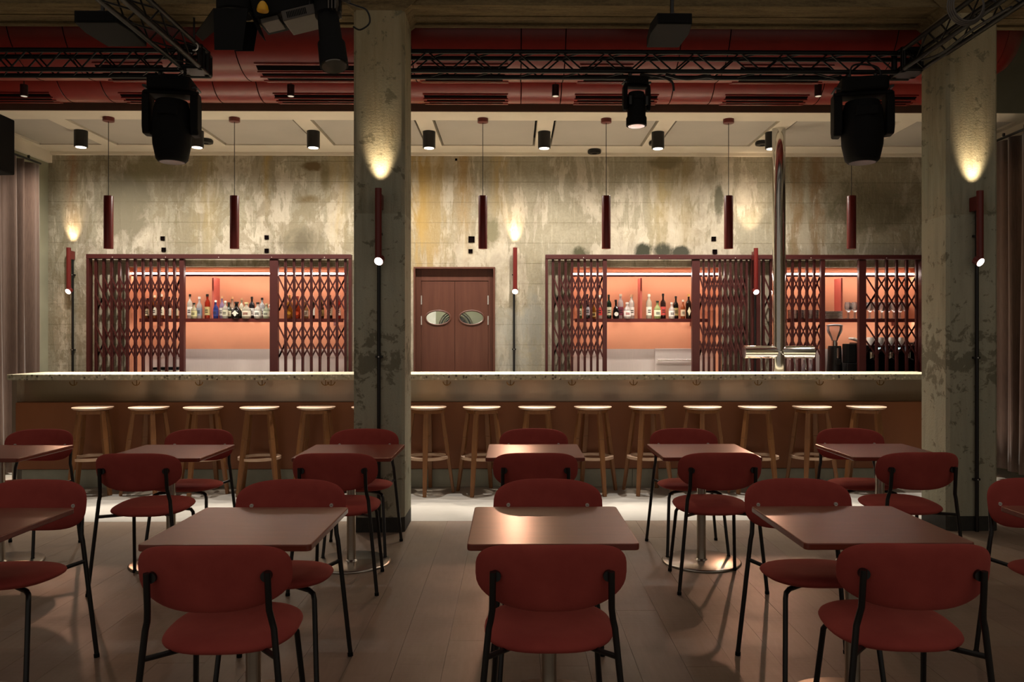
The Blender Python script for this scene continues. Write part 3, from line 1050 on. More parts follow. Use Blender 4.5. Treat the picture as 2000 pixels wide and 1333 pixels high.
for i in range(np_):
    a = xt0 + .03 + (bx1 - o - .06 - xt0) * i / np_
    b = xt0 + .03 + (bx1 - o - .06 - xt0) * (i + 1) / np_
    MB().box((a + .002, .05, .0), (b - .002, .14, .175)).build('plinth_block', 'plinth_concrete', bar, 0, .002)
MB().box((xt0 + .03, .06, .175), (bx1 - o - .05, .14, .186)).build('shadow_gap', 'dark_gap', bar, 0)
MB().box((xt0 + .1, .14, 0), (bx1 - o - .06, .42, CZ - .056)).build('carcass', 'black_matte', bar, 0)
MB().box((xm0 - .05, .05, .0), (xm0, .42, CZ - .056)).build('end_panel', 'brushed_steel', bar, 0)
# lower work bench behind the bar
tag(MB().box((bx0 + .5, 8.28, .98), (bx1 - .05, 8.86, 1.02)).box((bx0 + .5, 8.30, 0.0), (bx1 - .05, 8.34, .98)).build('work_bench', 'brushed_steel', None, 0), 'steel work bench hidden behind the bar counter', 'bench')


def anchor_hook():
    t = thing('anchor_hook', '', 'hook', group='anchor hooks under the counter')
    MB().tube([(0, 0, 0), (0, 0, -.062)], .0042, 8).build('shank', 'brass', t)
    arc = [(.036 * math.sin(a), -.016, -.020 - .038 * math.cos(a)) for a in [R(-88 + 176 * k / 12) for k in range(13)]]
    MB().tube(arc, [.003] + [.0045] * 11 + [.003], 8).build('arms', 'brass', t)
    MB().tube([(0, 0, -.056), (0, -.016, -.057)], .0045, 8).build('crown', 'brass', t)
    MB().box((-.016, -.004, -.004), (.016, .004, 0)).build('fixing_plate', 'brass', t, 0)
    return t


hk_src = None
hpx = [145, 267, 390, 512, 636, 873, 997, 1117, 1237, 1360, 1480, 1600, 1718]
for i, px in enumerate(hpx):
    loc = (PX(px, 7.78), 7.78, CZ - .054)
    lab = 'small brass anchor hook under the counter, %s from the left end' % ORD[i]
    if hk_src is None:
        hk_src = anchor_hook()
        hk_src.location = loc
        hk_src['label'] = lab
    else:
        copy_thing(hk_src, loc, 0, lab)
copy_thing(hk_src, (PX(641, 7.78) + .028, 7.78, CZ - .054), .3, 'second of the paired brass anchor hooks just left of the pillar')


# ------------------------------------------------------------------ bar stools
def make_stool():
    t = thing('bar_stool', '', 'stool', group='oak bar stools')
    H = .816
    MB().lathe([(.140, H - .026), (.165, H - .020), (.178, H - .008), (.180, H - .003), (.177, H)], 40).build('seat', 'stool_seat_oak', t, 50)
    MB().box((-.115, -.115, H - .062), (.115, -.090, H - .030)).box((-.115, .090, H - .062), (.115, .115, H - .030)) \
        .box((-.115, -.09, H - .062), (-.09, .09, H - .030)).box((.09, -.09, H - .062), (.115, .09, H - .030)).build('apron', 'stool_oak', t, 0, .002)
    for sx, sy in ((1, 1), (-1, 1), (-1, -1), (1, -1)):
        d = Vector((sx, sy, 0)).normalized()
        m = MB()
        top = d * .135 + Vector((0, 0, H - .032))
        mid = d * .170 + Vector((0, 0, .52))
        bot = d * .245
        m.bar(mid, top, .050, .036, up=d, w2=.040, d2=.030)
        m.bar(bot, mid, .034, .026, up=d, w2=.050, d2=.036)
        m.build('leg', 'stool_oak', t, 0, .004)
    m = MB()
    n = 36
    for r0, r1, z0, z1 in ((.160, .197, .325, .350),):
        vs, fs = [], []
        for k in range(n):
            c, s = math.cos(2 * PI * k / n), math.sin(2 * PI * k / n)
            vs += [(r0 * c, r0 * s, z0), (r1 * c, r1 * s, z0), (r1 * c, r1 * s, z1), (r0 * c, r0 * s, z1)]
        for k in range(n):
            a, b = 4 * k, 4 * ((k + 1) % n)
            for q in range(4):
                fs.append((a + q, a + (q + 1) % 4, b + (q + 1) % 4, b + q))
        m.add(vs, fs)
    m.build('foot_ring', 'stool_seat_oak', t, 50)
    return t


YS = 7.56
spx = [182, 290, 398, 508, 617, 724, 835, 941, 1049, 1158, 1265, 1372, 1479, 1586, 1692]
srot = [.30, -.15, .62, .2, .05, .1, .78, .45, .0, -.42, .25, .55, -.3, .2, -.5]
st_src = None
for i, px in enumerate(spx):
    loc = (PX(px, YS), YS + rnd.uniform(-.015, .015), 0)
    lab = 'oak bar stool with foot ring, %s from the left along the bar' % ORD[i]
    if i == 5:
        lab = 'oak bar stool almost wholly hidden behind the left concrete pillar'
    if st_src is None:
        st_src = make_stool()
        st_src.location = loc
        st_src.rotation_euler = (0, 0, srot[i])
        st_src['label'] = lab
    else:
        copy_thing(st_src, loc, srot[i], lab)


# ------------------------------------------------------------------ chairs
def sgnpow(v, e):
    return math.copysign(abs(v) ** e, v)


def make_chair():
    t = thing('dining_chair', '', 'chair', group='red upholstered chairs')
    # seat: a flat pebble, rounder and higher at the front
    def seat_fn(r, a, side):
        e = 2 / 2.7
        x = .222 * r * sgnpow(math.cos(a), e)
        y = .205 * r * sgnpow(math.sin(a), e)
        th = max(0.0, 1 - r ** 2.6) ** .5
        z = .455 + (th * .036 if side > 0 else -th * .034) + .010 * (y / .2)
        if side > 0:
            z -= .010 * (1 - min(1, r * 1.3) ** 2)
        return (x, y, z)
    MB().pebble(seat_fn, 9, 44).build('seat', 'velvet_red', t, 60)

    # backrest: curved rounded pad
    def back_fn(r, a, side):
        e = 2 / (3.4 if math.sin(a) > 0 else 2.75)
        x = .245 * r * sgnpow(math.cos(a), e)
        zz = .112 * r * sgnpow(math.sin(a), e)
        x *= 1 - .10 * max(0, -zz / .112) ** 2
        th = max(0.0, 1 - r ** 4) ** .5
        y = -.268 + 1.25 * x * x - .20 * zz + side * .019 * th
        return (x, y, .698 + zz)
    bk = MB().pebble(back_fn, 9, 48).build('backrest', 'velvet_red', t, 60)
    for s in (-1, 1):
        # rear leg: up to the backrest, bent at seat height, splayed to the floor
        MB().tube([(s * .186, -.275, .722), (s * .188, -.262, .600), (s * .193, -.252, .565), (s * .200, -.250, .535), (s * .252, -.272, .012)], .0105, 10) \
            .build('leg', 'black_metal', t, 60)
        MB().cyl((s * .252, -.272, .0), (s * .251, -.2715, .016), .0125, 10).build('foot_cap', 'black_rubber', t)
        # front leg: from under the seat, bent down
        MB().tube([(s * .06, .03, .420), (s * .15, .095, .418), (s * .172, .118, .410), (s * .180, .132, .390), (s * .205, .195, .012)], .0105, 10) \
            .build('leg', 'black_metal', t, 60)
        MB().cyl((s * .205, .195, .0), (s * .2045, .1945, .016), .0125, 10).build('foot_cap', 'black_rubber', t)
        MB().tube([(s * .209, -.254, .445), (s * .11, -.10, .425), (s * .06, .03, .420)], .0095, 8).build('side_rail', 'black_metal', t, 60)
        # mounting boss on the back, bolt on the front
        MB().cyl((s * .178, -.266, .704), (s * .178, -.244, .704), .017, 14).build('mounting_boss', 'black_metal', t)
        b = MB().cyl((s * .178, -.218, .704), (s * .178, -.208, .704), .0085, 12).build('bolt', 'screw_metal', t)
        MB().bar((s * .178 - .005, -.2077, .704), (s * .178 + .005, -.2077, .704), .0018, .0016).build('bolt_slot', 'black_metal', b, 0)
    MB().tube([(-.06, .03, .420), (.06, .03, .420)], .0095, 8).build('cross_rail', 'black_metal', t, 60)
    return t


cols_ab = {-2: 'far left', -1: 'left', 0: 'middle', 1: 'right', 2: 'far right'}
chairs = []
YA, YB, YCc, YD = 2.77, 3.38, 4.79, 5.46
for px, nm in ((405, 'left'), (1078, 'middle'), (1807, 'right')):
    chairs.append((PX(px, YA - .25), YA, 0, 'nearest row red chair with back to camera at the %s front table' % nm))
for px, nm in ((76, 'far left'), (576, 'left'), (1067, 'middle'), (1553, 'right'), (2018, 'far right')):
    chairs.append((PX(px, YB + .25), YB, PI, 'red chair facing the camera behind the %s front table' % nm))
for px, nm in ((262, 'second from left'), (651, 'third from left'), (1047, 'fourth from left'), (1409, 'fifth from left'), (1798, 'rightmost')):
    chairs.append((PX(px, YCc - .25), YCc, 0, 'red chair with back to camera at the %s rear table' % nm))
for px, nm in ((83, 'leftmost'), (394, 'second from left'), (715, 'third from left'), (1043, 'fourth from left'), (1334, 'fifth from left'), (1655, 'rightmost')):
    chairs.append((PX(px, YD + .25), YD, PI, 'red chair facing the camera behind the %s rear table, near the stools' % nm))
ch_src = None
for i, (x, y, rz, lab) in enumerate(chairs):
    rz += (0.03, 0.0, -0.06)[i] if i < 3 else rnd.uniform(-.03, .03)
    if ch_src is None:
        ch_src = make_chair()
        ch_src.location = (x, y, 0)
        ch_src.rotation_euler = (0, 0, rz)
        ch_src['label'] = lab
    else:
        copy_thing(ch_src, (x, y, 0), rz, lab)


# ------------------------------------------------------------------ tables
def make_table():
    t = thing('cafe_table', '', 'table', group='square pedestal tables')
    W, D = .612, .635
    MB().prism(rrect(W, D, .018), .703, .727).build('tabletop', 'tabletop_brown', t, 0, .004)
    MB().box((-.17, -.17, .694), (.17, .17, .7025)).build('under_plate', 'black_metal', t, 0)
    MB().cyl((0, 0, .014), (0, 0, .694), .029, 28).build('column', 'brushed_steel', t)
    MB().lathe([(.252, 0), (.255, .004), (.252, .010), (.245, .013), (.04, .0145), (.034, .022), (.029, .024)], 56).build('base_plate', 'brushed_steel', t, 50)
    return t


tables = []
YT1, YT2 = 3.13, 5.19
for px, nm in ((8, 'far left front'), (542, 'left front'), (1066, 'middle front'), (1604, 'right front'), (2088, 'far right front')):
    tables.append((PX(px, 3.448), YT1, 'square brown pedestal table, %s' % nm + ', in the row nearest the camera'))
for px, nm in ((57, 'leftmost'), (372, 'second from left'), (704, 'third from left'), (1041, 'fourth from left'), (1349, 'fifth from left'), (1678, 'rightmost')):
    tables.append((PX(px, 5.5), YT2, 'square brown pedestal table, %s in the rear row by the stools' % nm))
tb_src = None
for x, y, lab in tables:
    if tb_src is None:
        tb_src = make_table()
        tb_src.location = (x, y, 0)
        tb_src['label'] = lab
    else:
        copy_thing(tb_src, (x, y, 0), rnd.uniform(-.006, .006), lab)

# ------------------------------------------------------------------ bottles and glasses
BM = {}


def bottle_mat(kind, hexc):
    key = kind + hexc
    if key not in BM:
        if kind == 'glass':
            glassy('bottle_' + hexc.strip('#'), hexc, 0.45)
        else:
            plain('print_' + hexc.strip('#'), hexc, 0.5, vary=0.06)
        BM[key] = ('bottle_' if kind == 'glass' else 'print_') + hexc.strip('#')
    return BM[key]


SHAPES = {  # (radius share, height share) from foot to lip
    'tall': [(.92, 0), (1, .02), (1, .60), (.85, .68), (.40, .76), (.34, .80), (.34, .95), (.38, .955), (.38, .97)],
    'squat': [(.92, 0), (1, .02), (1, .52), (.92, .60), (.45, .72), (.36, .76), (.34, .90), (.40, .91), (.40, .94)],
    'round': [(.80, 0), (.95, .04), (1, .22), (.96, .40), (.75, .55), (.38, .66), (.30, .72), (.30, .93), (.36, .94), (.36, .96)],
    'slim': [(.92, 0), (1, .02), (1, .66), (.75, .74), (.42, .80), (.40, .95), (.46, .955), (.46, .97)],
}


def bottle(px, wpx, top_px, shape, glass, lab_hex, cap_hex, desc, where, yy=10.03, lab_kind='band', mark='#2a2622', base_z=None):
    z0 = SHELF_Z if base_z is None else base_z
    x = PX(px, yy)
    H = PZ(px, top_px, yy) - z0
    r = wpx / 2 / FPX * yy
    t = thing('bottle', '%s %s' % (desc, where), 'bottle', (x, yy, z0), group='bottles on the niche shelves')
    prof = [(a * r, b * H) for a, b in SHAPES[shape]]
    MB().lathe(prof, 16).build('glass_body', bottle_mat('glass', glass), t, 50)
    rn = prof[-1][0]
    MB().lathe([(rn * 1.12, H * .90), (rn * 1.15, H * .93), (rn * 1.12, H), (rn * .6, H * 1.005)], 12).build('cap', bottle_mat('print', cap_hex), t)
    if lab_hex:
        z1, z2 = (.14, .48) if shape != 'round' else (.10, .34)
        if lab_kind == 'diamond':
            m = MB()
            s = r * .62
            m.add([(0, -r - .002, H * .12), (s, -r * .80 - .002, H * .30), (0, -r - .002, H * .48), (-s, -r * .80 - .002, H * .30),
                   (0, -r + .002, H * .12), (s, -r * .80 + .002, H * .30), (0, -r + .002, H * .48), (-s, -r * .80 + .002, H * .30)],
                  [(0, 1, 2, 3), (7, 6, 5, 4), (0, 4, 5, 1), (1, 5, 6, 2), (2, 6, 7, 3), (3, 7, 4, 0)])
            m.build('label_sheet', bottle_mat('print', lab_hex), t, 0)
        elif lab_kind == 'disc':
            m = MB()
            m.lathe([(r * .62, 0), (r * .62, .004)], 18, Matrix.Translation((0, -r * .98, H * .24)) @ Matrix.Rotation(R(90), 4, 'X'))
            m.build('label_sheet', bottle_mat('print', lab_hex), t, 0)
        else:
            lb = MB().lathe([(r * 1.012, H * z1), (r * 1.012, H * z2)], 16, cap=False).build('label_sheet', bottle_mat('print', lab_hex), t)
            mk = MB()
            for q in (.36, .6):
                zc = H * (z1 + (z2 - z1) * q)
                mk.box((-r * .52, -r * 1.035, zc - H * .018), (r * .52, -r * .86, zc + H * .018))
            mk.build('label_print', bottle_mat('print', mark), lb, 0)
    return t


LN, MN = 'on the left niche shelf', 'on the middle niche shelf'
BOT = [
    # through the left gate
    (288, 9, 583, 'tall', '#8a4a1e', '#e8d9b8', '#2a1a12', 'amber bottle, leftmost behind the left gate', LN),
    (302, 9, 577, 'slim', '#a4581f', '#efe6d4', '#e2c8a0', 'amber bottle with cream label, second behind the left gate', LN),
    (316, 9, 575, 'tall', '#97481a', '#e9dcc2', '#e2d6c0', 'amber bottle with pale cap, third behind the left gate', LN),
    (330, 9, 580, 'slim', '#7a3a1c', '#f1eade', '#1b1412', 'brown bottle with white label, fourth behind the left gate', LN),
    (344, 9, 582, 'squat', '#8b5c33', '#d9cbb0', '#3a2a20', 'tan bottle, last behind the left gate', LN),
    # open part, left niche
    (371, 10, 575, 'tall', '#e9e4d6', '#f2efe6', '#20201e', 'tall white labelled bottle next to the left gate post', LN, 10.08),
    (379, 11, 592, 'squat', '#d8d3ac', '#d5cf9a', '#26241f', 'short clear bottle with pale yellow label', LN, 9.995),
    (389.5, 11, 580, 'squat', '#d8d6d6', '#8a93a6', '#f4f1ee', 'clear bottle with white cap and grey blue label', LN, 10.07),
    (405, 10, 575, 'slim', '#c23a22', '#c9b47c', '#1d1512', 'bright red bottle with black cap beside the shelf upright', LN),
    (421, 11, 587, 'squat', '#3a468f', '#2b3475', '#e9e6df', 'blue labelled gin bottle right of the upright', LN),
    (433.5, 10, 579, 'squat', '#a893b6', '#d9d2c6', '#d8b083', 'lavender bottle with cork stopper', LN, 10.08),
    (440, 11, 588, 'squat', '#cfcabd', '#c9c6ac', '#d9d4c8', 'clear bottle with pale sage label', LN, 9.995),
    (447, 12, 591, 'squat', '#3c4434', '#cdc6a6', '#24261f', 'dark green bottle with cream label', LN, 10.07),
    (453.5, 11, 580, 'squat', '#cdb59c', '#e4dccd', '#dba878', 'clear bottle with copper cap in the back row', LN, 10.155),
    (462, 21, 590, 'round', '#1b1612', '#e6e2d4', '#15110e', 'big black bottle with white diamond label', LN, 10.0, 'diamond'),
    (472, 11, 583, 'squat', '#d8d2b8', '#dcd4b0', '#dcb88a', 'clear bottle with gold cap in the back row', LN, 10.12),
    (481.5, 17, 591, 'squat', '#cfc9b4', '#e3dbc6', '#dccd98', 'wide clear bottle with large cream label and red print', LN, 9.995, 'band', '#8d3a2c'),
    (492, 11, 580, 'tall', '#2b2a2e', '#d3d0cb', '#1c1b1c', 'black and white striped bottle in the back row', LN, 10.12),
    (503.5, 14, 591, 'squat', '#e3e2d8', '#efeee6', '#1e1c1b', 'clear square shouldered bottle with white label', LN, 9.995),
    (512, 11, 582, 'tall', '#c9d3d6', '#dfe4e2', '#16161a', 'pale blue bottle with black stopper', LN, 10.10),
    (520.5, 12, 593, 'squat', '#c3cdb2', '#d7dcc6', '#d9c496', 'pale green bottle beside the right gate post', LN, 9.995),
    (527, 9, 595, 'squat', '#cbd3c0', '#e3e6d8', '#efece4', 'small pale green bottle half behind the right gate post', LN, 10.10),
    # through the right gate of the left niche
    (566, 11, 577, 'tall', '#c98a2a', '#f0b53a', '#c69a52', 'bottle with round yellow label behind the right gate', LN, 10.03, 'disc'),
    (581, 12, 579, 'round', '#b8431f', '#e0582a', '#8d3020', 'bottle with orange red label behind the right gate', LN, 10.03, 'disc'),
    (597, 11, 590, 'squat', '#a8794a', '#c9b09a', '#5a4030', 'tan bottle, third behind the right gate', LN),
    (610, 10, 577, 'tall', '#2c2a22', '#f0ede2', '#dcd8cc', 'dark bottle with white label behind the right gate', LN),
    (628, 10, 587, 'squat', '#55462a', '#a8925a', '#c9a86a', 'olive bottle with gold label behind the right gate', LN),
    (644, 11, 577, 'tall', '#211a14', '#e8dcc0', '#1a1412', 'black topped bottle with cream label behind the right gate', LN),
    (661, 10, 577, 'slim', '#b33528', '#efe4da', '#e6ddd2', 'red and white bottle, rightmost behind the right gate', LN),
    # middle niche
    (1132, 10, 582, 'tall', '#58702f', '#d5d6b2', '#c7b98a', 'green bottle, first behind the folded gate', MN),
    (1147, 10, 575, 'tall', '#22242c', '#c9c4d0', '#22242a', 'dark bottle, second behind the folded gate', MN),
    (1159, 10, 586, 'round', '#b8802c', '#e6c27a', '#b08a4a', 'amber bottle, third behind the folded gate', MN),
    (1171, 10, 577, 'slim', '#d9c2b2', '#c43a36', '#e0d3c2', 'clear bottle with red label, fourth behind the folded gate', MN),
    (1189, 11, 576, 'tall', '#1f3524', '#dcd6b8', '#16201a', 'dark green bottle with cream label by the gate post', MN),
    (1203, 13, 586, 'round', '#1a1413', '#f0ece4', '#161212', 'black bottle with round white label', MN, 9.995, 'disc'),
    (1212, 11, 575, 'slim', '#d5c4c2', '#7d3448', '#efe2cc', 'tall clear bottle with plum label', MN, 10.08),
    (1225, 14, 591, 'squat', '#e3d9d2', '#efe8e2', '#e9ded4', 'short clear bottle with white label and red print', MN, 9.995, 'band', '#a63a30'),
    (1233.5, 11, 576, 'slim', '#dccfc4', '#e4dcd4', '#e8c9a0', 'tall clear bottle with gold cap', MN, 10.08),
    (1267.5, 11, 575, 'slim', '#e6dcc6', '#f4f0e2', '#e9e2cf', 'tall pale bottle with long white label', MN),
    (1284, 13, 588, 'squat', '#bcca84', '#e6e6c8', '#22261c', 'pale green liqueur bottle with dark cap', MN, 9.995),
    (1295, 11, 574, 'tall', '#3a2320', '#d0524a', '#1d1514', 'black bottle with red label in the back row', MN, 10.10),
    (1312, 12, 591, 'squat', '#efe6dd', '#f2ece6', '#efe8e0', 'short opaque white bottle', MN, 9.995),
    (1320, 10, 579, 'tall', '#17140f', '#b9a46a', '#14110e', 'black bottle behind the white one', MN, 10.08),
    (1334, 9, 586, 'squat', '#b3562a', '#d9c3a2', '#e3d9c8', 'short amber bottle near the wide gate post', MN),
    (1345, 11, 575, 'tall', '#2a1a12', '#e0d2ae', '#d8a860', 'dark bottle with gold cap against the wide gate post', MN, 10.05, 'diamond'),
]
for b in BOT:
    bottle(*b)


def wine_glass_src():
    t = thing('wine_glass', 'stemmed wine glass in the packed rows on the coffee niche shelf', 'glass', group='stemmed glasses on the coffee niche shelf')
    MB().lathe([(.030, 0), (.028, .003), (.006, .008), (.0042, .02), (.0042, .085), (.010, .095), (.030, .115), (.036, .145), (.034, .175), (.028, .21)], 14, cap=False).build('bowl', 'clear_glass', t, 60)
    MB().lathe([(.031, 0), (.030, .0025), (.004, .004)], 14).build('foot', 'clear_glass', t, 60)
    return t


wsrc = None
wx = []
for row, yy in enumerate((10.0, 10.075, 10.15)):
    for k, px in enumerate([1655, 1668] + list(lin(1697, 1768, 7))):
        where = '%s left of the wide gate post' % ORD[1 - k] if k < 2 else '%s right of the wide gate post' % ORD[k - 2]
        wx.append((PX(px + row * 1.5, yy), yy, 'stemmed wine glass, %s row on the shelf, %s' % (('front', 'middle', 'back')[row], where)))
for x, yy, lab in wx:
    if wsrc is None:
        wsrc = wine_glass_src()
        wsrc.location = (x, yy, SHELF_Z)
        wsrc['label'] = lab
    else:
        copy_thing(wsrc, (x, yy, SHELF_Z), 0, lab)
tsrc = None
for row, yy in enumerate((10.0, 10.09)):
    for k, px in enumerate(lin(1543, 1593, 6)):
        lab = 'clear tumbler behind the gate on the coffee niche shelf, %s row, %s from left' % (('front', 'back')[row], ORD[k])
        loc = (PX(px + row * 2, yy), yy, SHELF_Z)
        if tsrc is None:
            tsrc = thing('tumbler', lab, 'glass', loc, group='tumblers on the coffee niche shelf')
            MB().lathe([(.024, 0), (.026, .004), (.030, .11), (.028, .11), (.024, .006)], 14, cap=True).build('wall', 'clear_glass', tsrc, 60)
            MB().lathe([(.0235, .001), (.0235, .009)], 14).build('foot', 'smoke_glass', tsrc)
        else:
            copy_thing(tsrc, loc, 0, lab)
gx0, gx1 = PX(1612, 10.0), PX(1645, 10.0)
tr = thing('glass_crate', 'pale translucent crate of glasses beside the shelf upright', 'crate', ((gx0 + gx1) / 2, 10.08, SHELF_Z))
hw = (gx1 - gx0) / 2
for k in range(6):
    MB().box((-hw, -.09, .004 + k * .016), (hw, .09, .016 + k * .016)).build('tray_layer', 'glass_rack', tr, 0, .002)
MB().box((-hw - .003, -.093, 0), (hw + .003, .093, .004)).build('tray_base', 'white_plastic', tr, 0)

# ------------------------------------------------------------------ coffee corner
WT = NB + .04
wb = 1.015         # raised stand inside the coffee niche
nx0, nx1 = niches[2]
gr = thing('coffee_grinder', 'black coffee grinder with clear bean hopper', 'coffee grinder', (PX(1630, 9.98), 9.98, WT))
zt = lambda py: PZ(1630, py, 9.98) - WT
MB().lathe([(.10, 0), (.105, .02), (.10, .06), (.085, zt(705)), (.082, zt(680)), (.075, zt(676))], 24).build('body', 'black_metal', gr, 50)
MB().box((-.03, -.125, zt(712)), (.03, -.07, zt(702))).build('portafilter_fork', 'black_metal', gr, 0, .004)
MB().cyl((0, 0, zt(676)), (0, 0, zt(665)), .035, 20).build('collar', 'chrome', gr)
MB().lathe([(.035, zt(666)), (.05, zt(660)), (.085, zt(650)), (.095, zt(645)), (.095, zt(637))], 20, cap=False).build('hopper', 'clear_glass', gr, 50)
MB().lathe([(.10, zt(637)), (.10, zt(635.5)), (.06, zt(634)), (.0, zt(633.5))], 20).build('hopper_lid', 'black_metal', gr, 50)
MB().box((-.012, -.11, zt(700)), (.012, -.085, zt(680))).build('chute', 'chrome', gr, 0, .003)
g2 = thing('small_grinder', 'boxy black grinder between the coffee grinder and gate post', 'coffee grinder', (PX(1659, 9.98), 9.98, WT))
MB().prism([(-.075, -.10), (.075, -.10), (.075, .10), (-.075, .10)], 0, .22).build('body', 'black_metal', g2, 0, .012)
MB().prism(rrect(.13, .17, .03), .22, PZ(1659, 672, 9.98) - WT).build('top', 'black_matte', g2, 0, .008)
MB().box((-.06, -.12, .08), (.06, -.10, .10)).build('tray', 'fixture_grey', g2, 0, .003)

ex0, ex1 = PX(1677, 9.95), PX(1788, 9.95)
es = thing('espresso_machine', 'black espresso machine with white cups on top', 'espresso machine', ((ex0 + ex1) / 2, 10.02, WT))
ew = (ex1 - ex0) / 2
et = PZ(1725, 674, 9.95) - WT
MB().box((-ew, -.14, .06), (ew, .18, .11)).build('drip_base', 'black_metal', es, 0, .008)
MB().box((-ew + .02, -.02, .11), (ew - .02, .18, et - .08)).build('back_body', 'black_matte', es, 0, .01)
MB().prism([(-ew, -.17), (ew, -.17), (ew, .18), (-ew, .18)], et - .09, et).build('head', 'black_metal', es, 0, .015)
for s in (-1, 1):
    MB().box((s * ew - .015, -.16, 0.0), (s * ew + .015, .18, et + .03)).build('side_panel', 'black_metal', es, 0, .01)
    for k in (0, 1):
        MB().cyl((s * (ew - .06), -.10 + k * .22, 0), (s * (ew - .06), -.10 + k * .22, .06), .02, 12).build('foot', 'chrome', es)
for k, gxp in enumerate((-.22, 0.02, .24)):
    g = MB().lathe([(.030, et - .17), (.034, et - .16), (.034, et - .09)], 16, Matrix.Translation((gxp, -.12, 0))).build('group_head', 'chrome', es)
    MB().tube([(gxp, -.12, et - .165), (gxp, -.155, et - .17), (gxp, -.26, et - .19)], [.022, .012, .010], 10).build('portafilter', 'black_metal', es)
for k, gxp in enumerate((-.16, -.13, .06, .09, .12)):
    MB().box((gxp - .010, -.173, et - .055), (gxp + .010, -.169, et - .035)).build('panel_light', 'panel_led', es, 0)
MB().tube([(ew - .05, -.15, et - .03), (ew - .04, -.2, et - .06), (ew - .06, -.21, et - .25)], .006, 8).build('steam_wand', 'chrome', es)
# cups on the machine
cs = None
for row, yy in enumerate((10.06, 10.17)):
    for k, px in enumerate((1701, 1720, 1740, 1760)):
        loc = (PX(px, yy), yy, WT + et)
        lab = 'white coffee cup in the %s row on the espresso machine, %s from left' % (('front', 'rear')[row], ORD[k])
        if cs is None:
            cs = thing('coffee_cup', lab, 'cup', loc, group='cups on the espresso machine')
            MB().lathe([(.030, 0), (.033, .006), (.048, .05), (.052, .095), (.049, .095), (.044, .05), (.0, .012)], 22).build('bowl', 'white_china', cs, 50)
            MB().tube([(.048 + .022 * math.sin(a), 0, .055 + .022 * math.cos(a)) for a in [R(10 + 20 * q) for q in range(9)]], .005, 6).build('handle', 'white_china', cs)
        else:
            copy_thing(cs, loc, rnd.uniform(0, 3), lab)
# tilted white tray on the machine, tin at its right end
tag(MB().bar((PX(1662, 9.97), 9.97, WT + et + .085), (PX(1680, 9.97), 9.97, WT + et + .045), .02, .16, up=(0, 1, 0)).build('white_tray', 'white_plastic', None, 0, .004), 'white tray leaning at the gate post beside the cups', 'tray')
# white bottles on the worktop under the cross-shaped tap tower
for k, px in enumerate((1543, 1557, 1571, 1583)):
    bottle(px, 11, 699, 'squat', '#e6dde4', None, '#f0eae8', 'milky white bottle, %s from left,' % ORD[k], 'on the worktop under the chrome tap cross', 9.99, base_z=WT)
# folded napkins / stacked trays at left niche worktop
for k in range(5):
    tag(MB().box((PX(302, 9.99), 9.94, WT + .034 * k), (PX(352, 9.99), 10.14, WT + .034 * k + .03)).build('stacked_tray', ('black_matte', 'white_plastic')[k % 2], None, 0, .004),
        '%s tray in the stack behind the left gate, %s from the bottom' % (('black', 'white')[k % 2], ORD[k]), 'tray', 'trays stacked in the left niche')
# under-counter drawer handle plate on the splash of the middle niche
cab = thing('steel_cupboard', 'steel cupboard door with bar handle in the middle niche', 'cupboard', (PX(1316, 10.2), 10.2, WT))
MB().box((-.24, 0, .0), (.24, .035, PZ(1316, 681, 10.2) - WT)).build('door', 'splash_steel', cab, 0, .003)
MB().tube([(-.22, -.03, .25), (.22, -.03, .25)], .010, 10).build('handle', 'chrome', cab)
for s in (-1, 1):
    MB().cyl((s * .2, -.03, .25), (s * .2, 0.002, .25), .006, 8).build('handle_post', 'chrome', cab)

# ------------------------------------------------------------------ chrome tap cross on a pipe from the ceiling
YP = 8.66
px_ = PX(1521, YP)
pz = PZ(1521, 688, YP)
tp = thing('tap_tower', 'tall chrome pipe from the ceiling with a horizontal cross tube', 'tap tower', (px_, YP, 1.02))
MB().cyl((0, 0, 0), (0, 0, HC - 1.02), .0715, 40).build('pipe', 'chrome', tp)
xa, xb = PX(1454, YP) - px_, PX(1587, YP) - px_
rc = .0695
for a, b in ((xa, -.03), (.03, xb)):
    MB().cyl((a, -.004, pz - 1.02), (b, -.004, pz - 1.02), rc, 40).build('cross_arm', 'chrome', tp)
for a, b in ((xa - .004, xa + .012), (xb - .012, xb + .004)):
    MB().cyl((a, -.004, pz - 1.02), (b, -.004, pz - 1.02), rc + .002, 40).build('end_ring', 'chrome', tp)
for q in (-1, 1):
    n = 13
    pts = []
    for k in range(n):
        a = PI + PI * k / (n - 1)
        yv, zv = math.sin(a) * (rc + .003), math.cos(a) * (rc + .003)
        pts.append((q * zv, yv, pz - 1.02 + zv))
    MB().tube(pts, .003, 6).build('weld_seam', 'chrome', tp)
for k, dx in enumerate((-.33, -.20, .16, .28)):
    b = MB().tube([(dx, -.03, pz - 1.02 - rc + .01), (dx, -.03, pz - 1.02 - rc - .03), (dx, -.05, pz - 1.02 - rc - .06), (dx, -.05, pz - 1.02 - rc - .12)], .009, 10).build('tap_spout', 'chrome', tp)
MB().cyl((0, 0, 0), (0, 0, .012), .11, 32).build('foot_flange', 'chrome', tp)

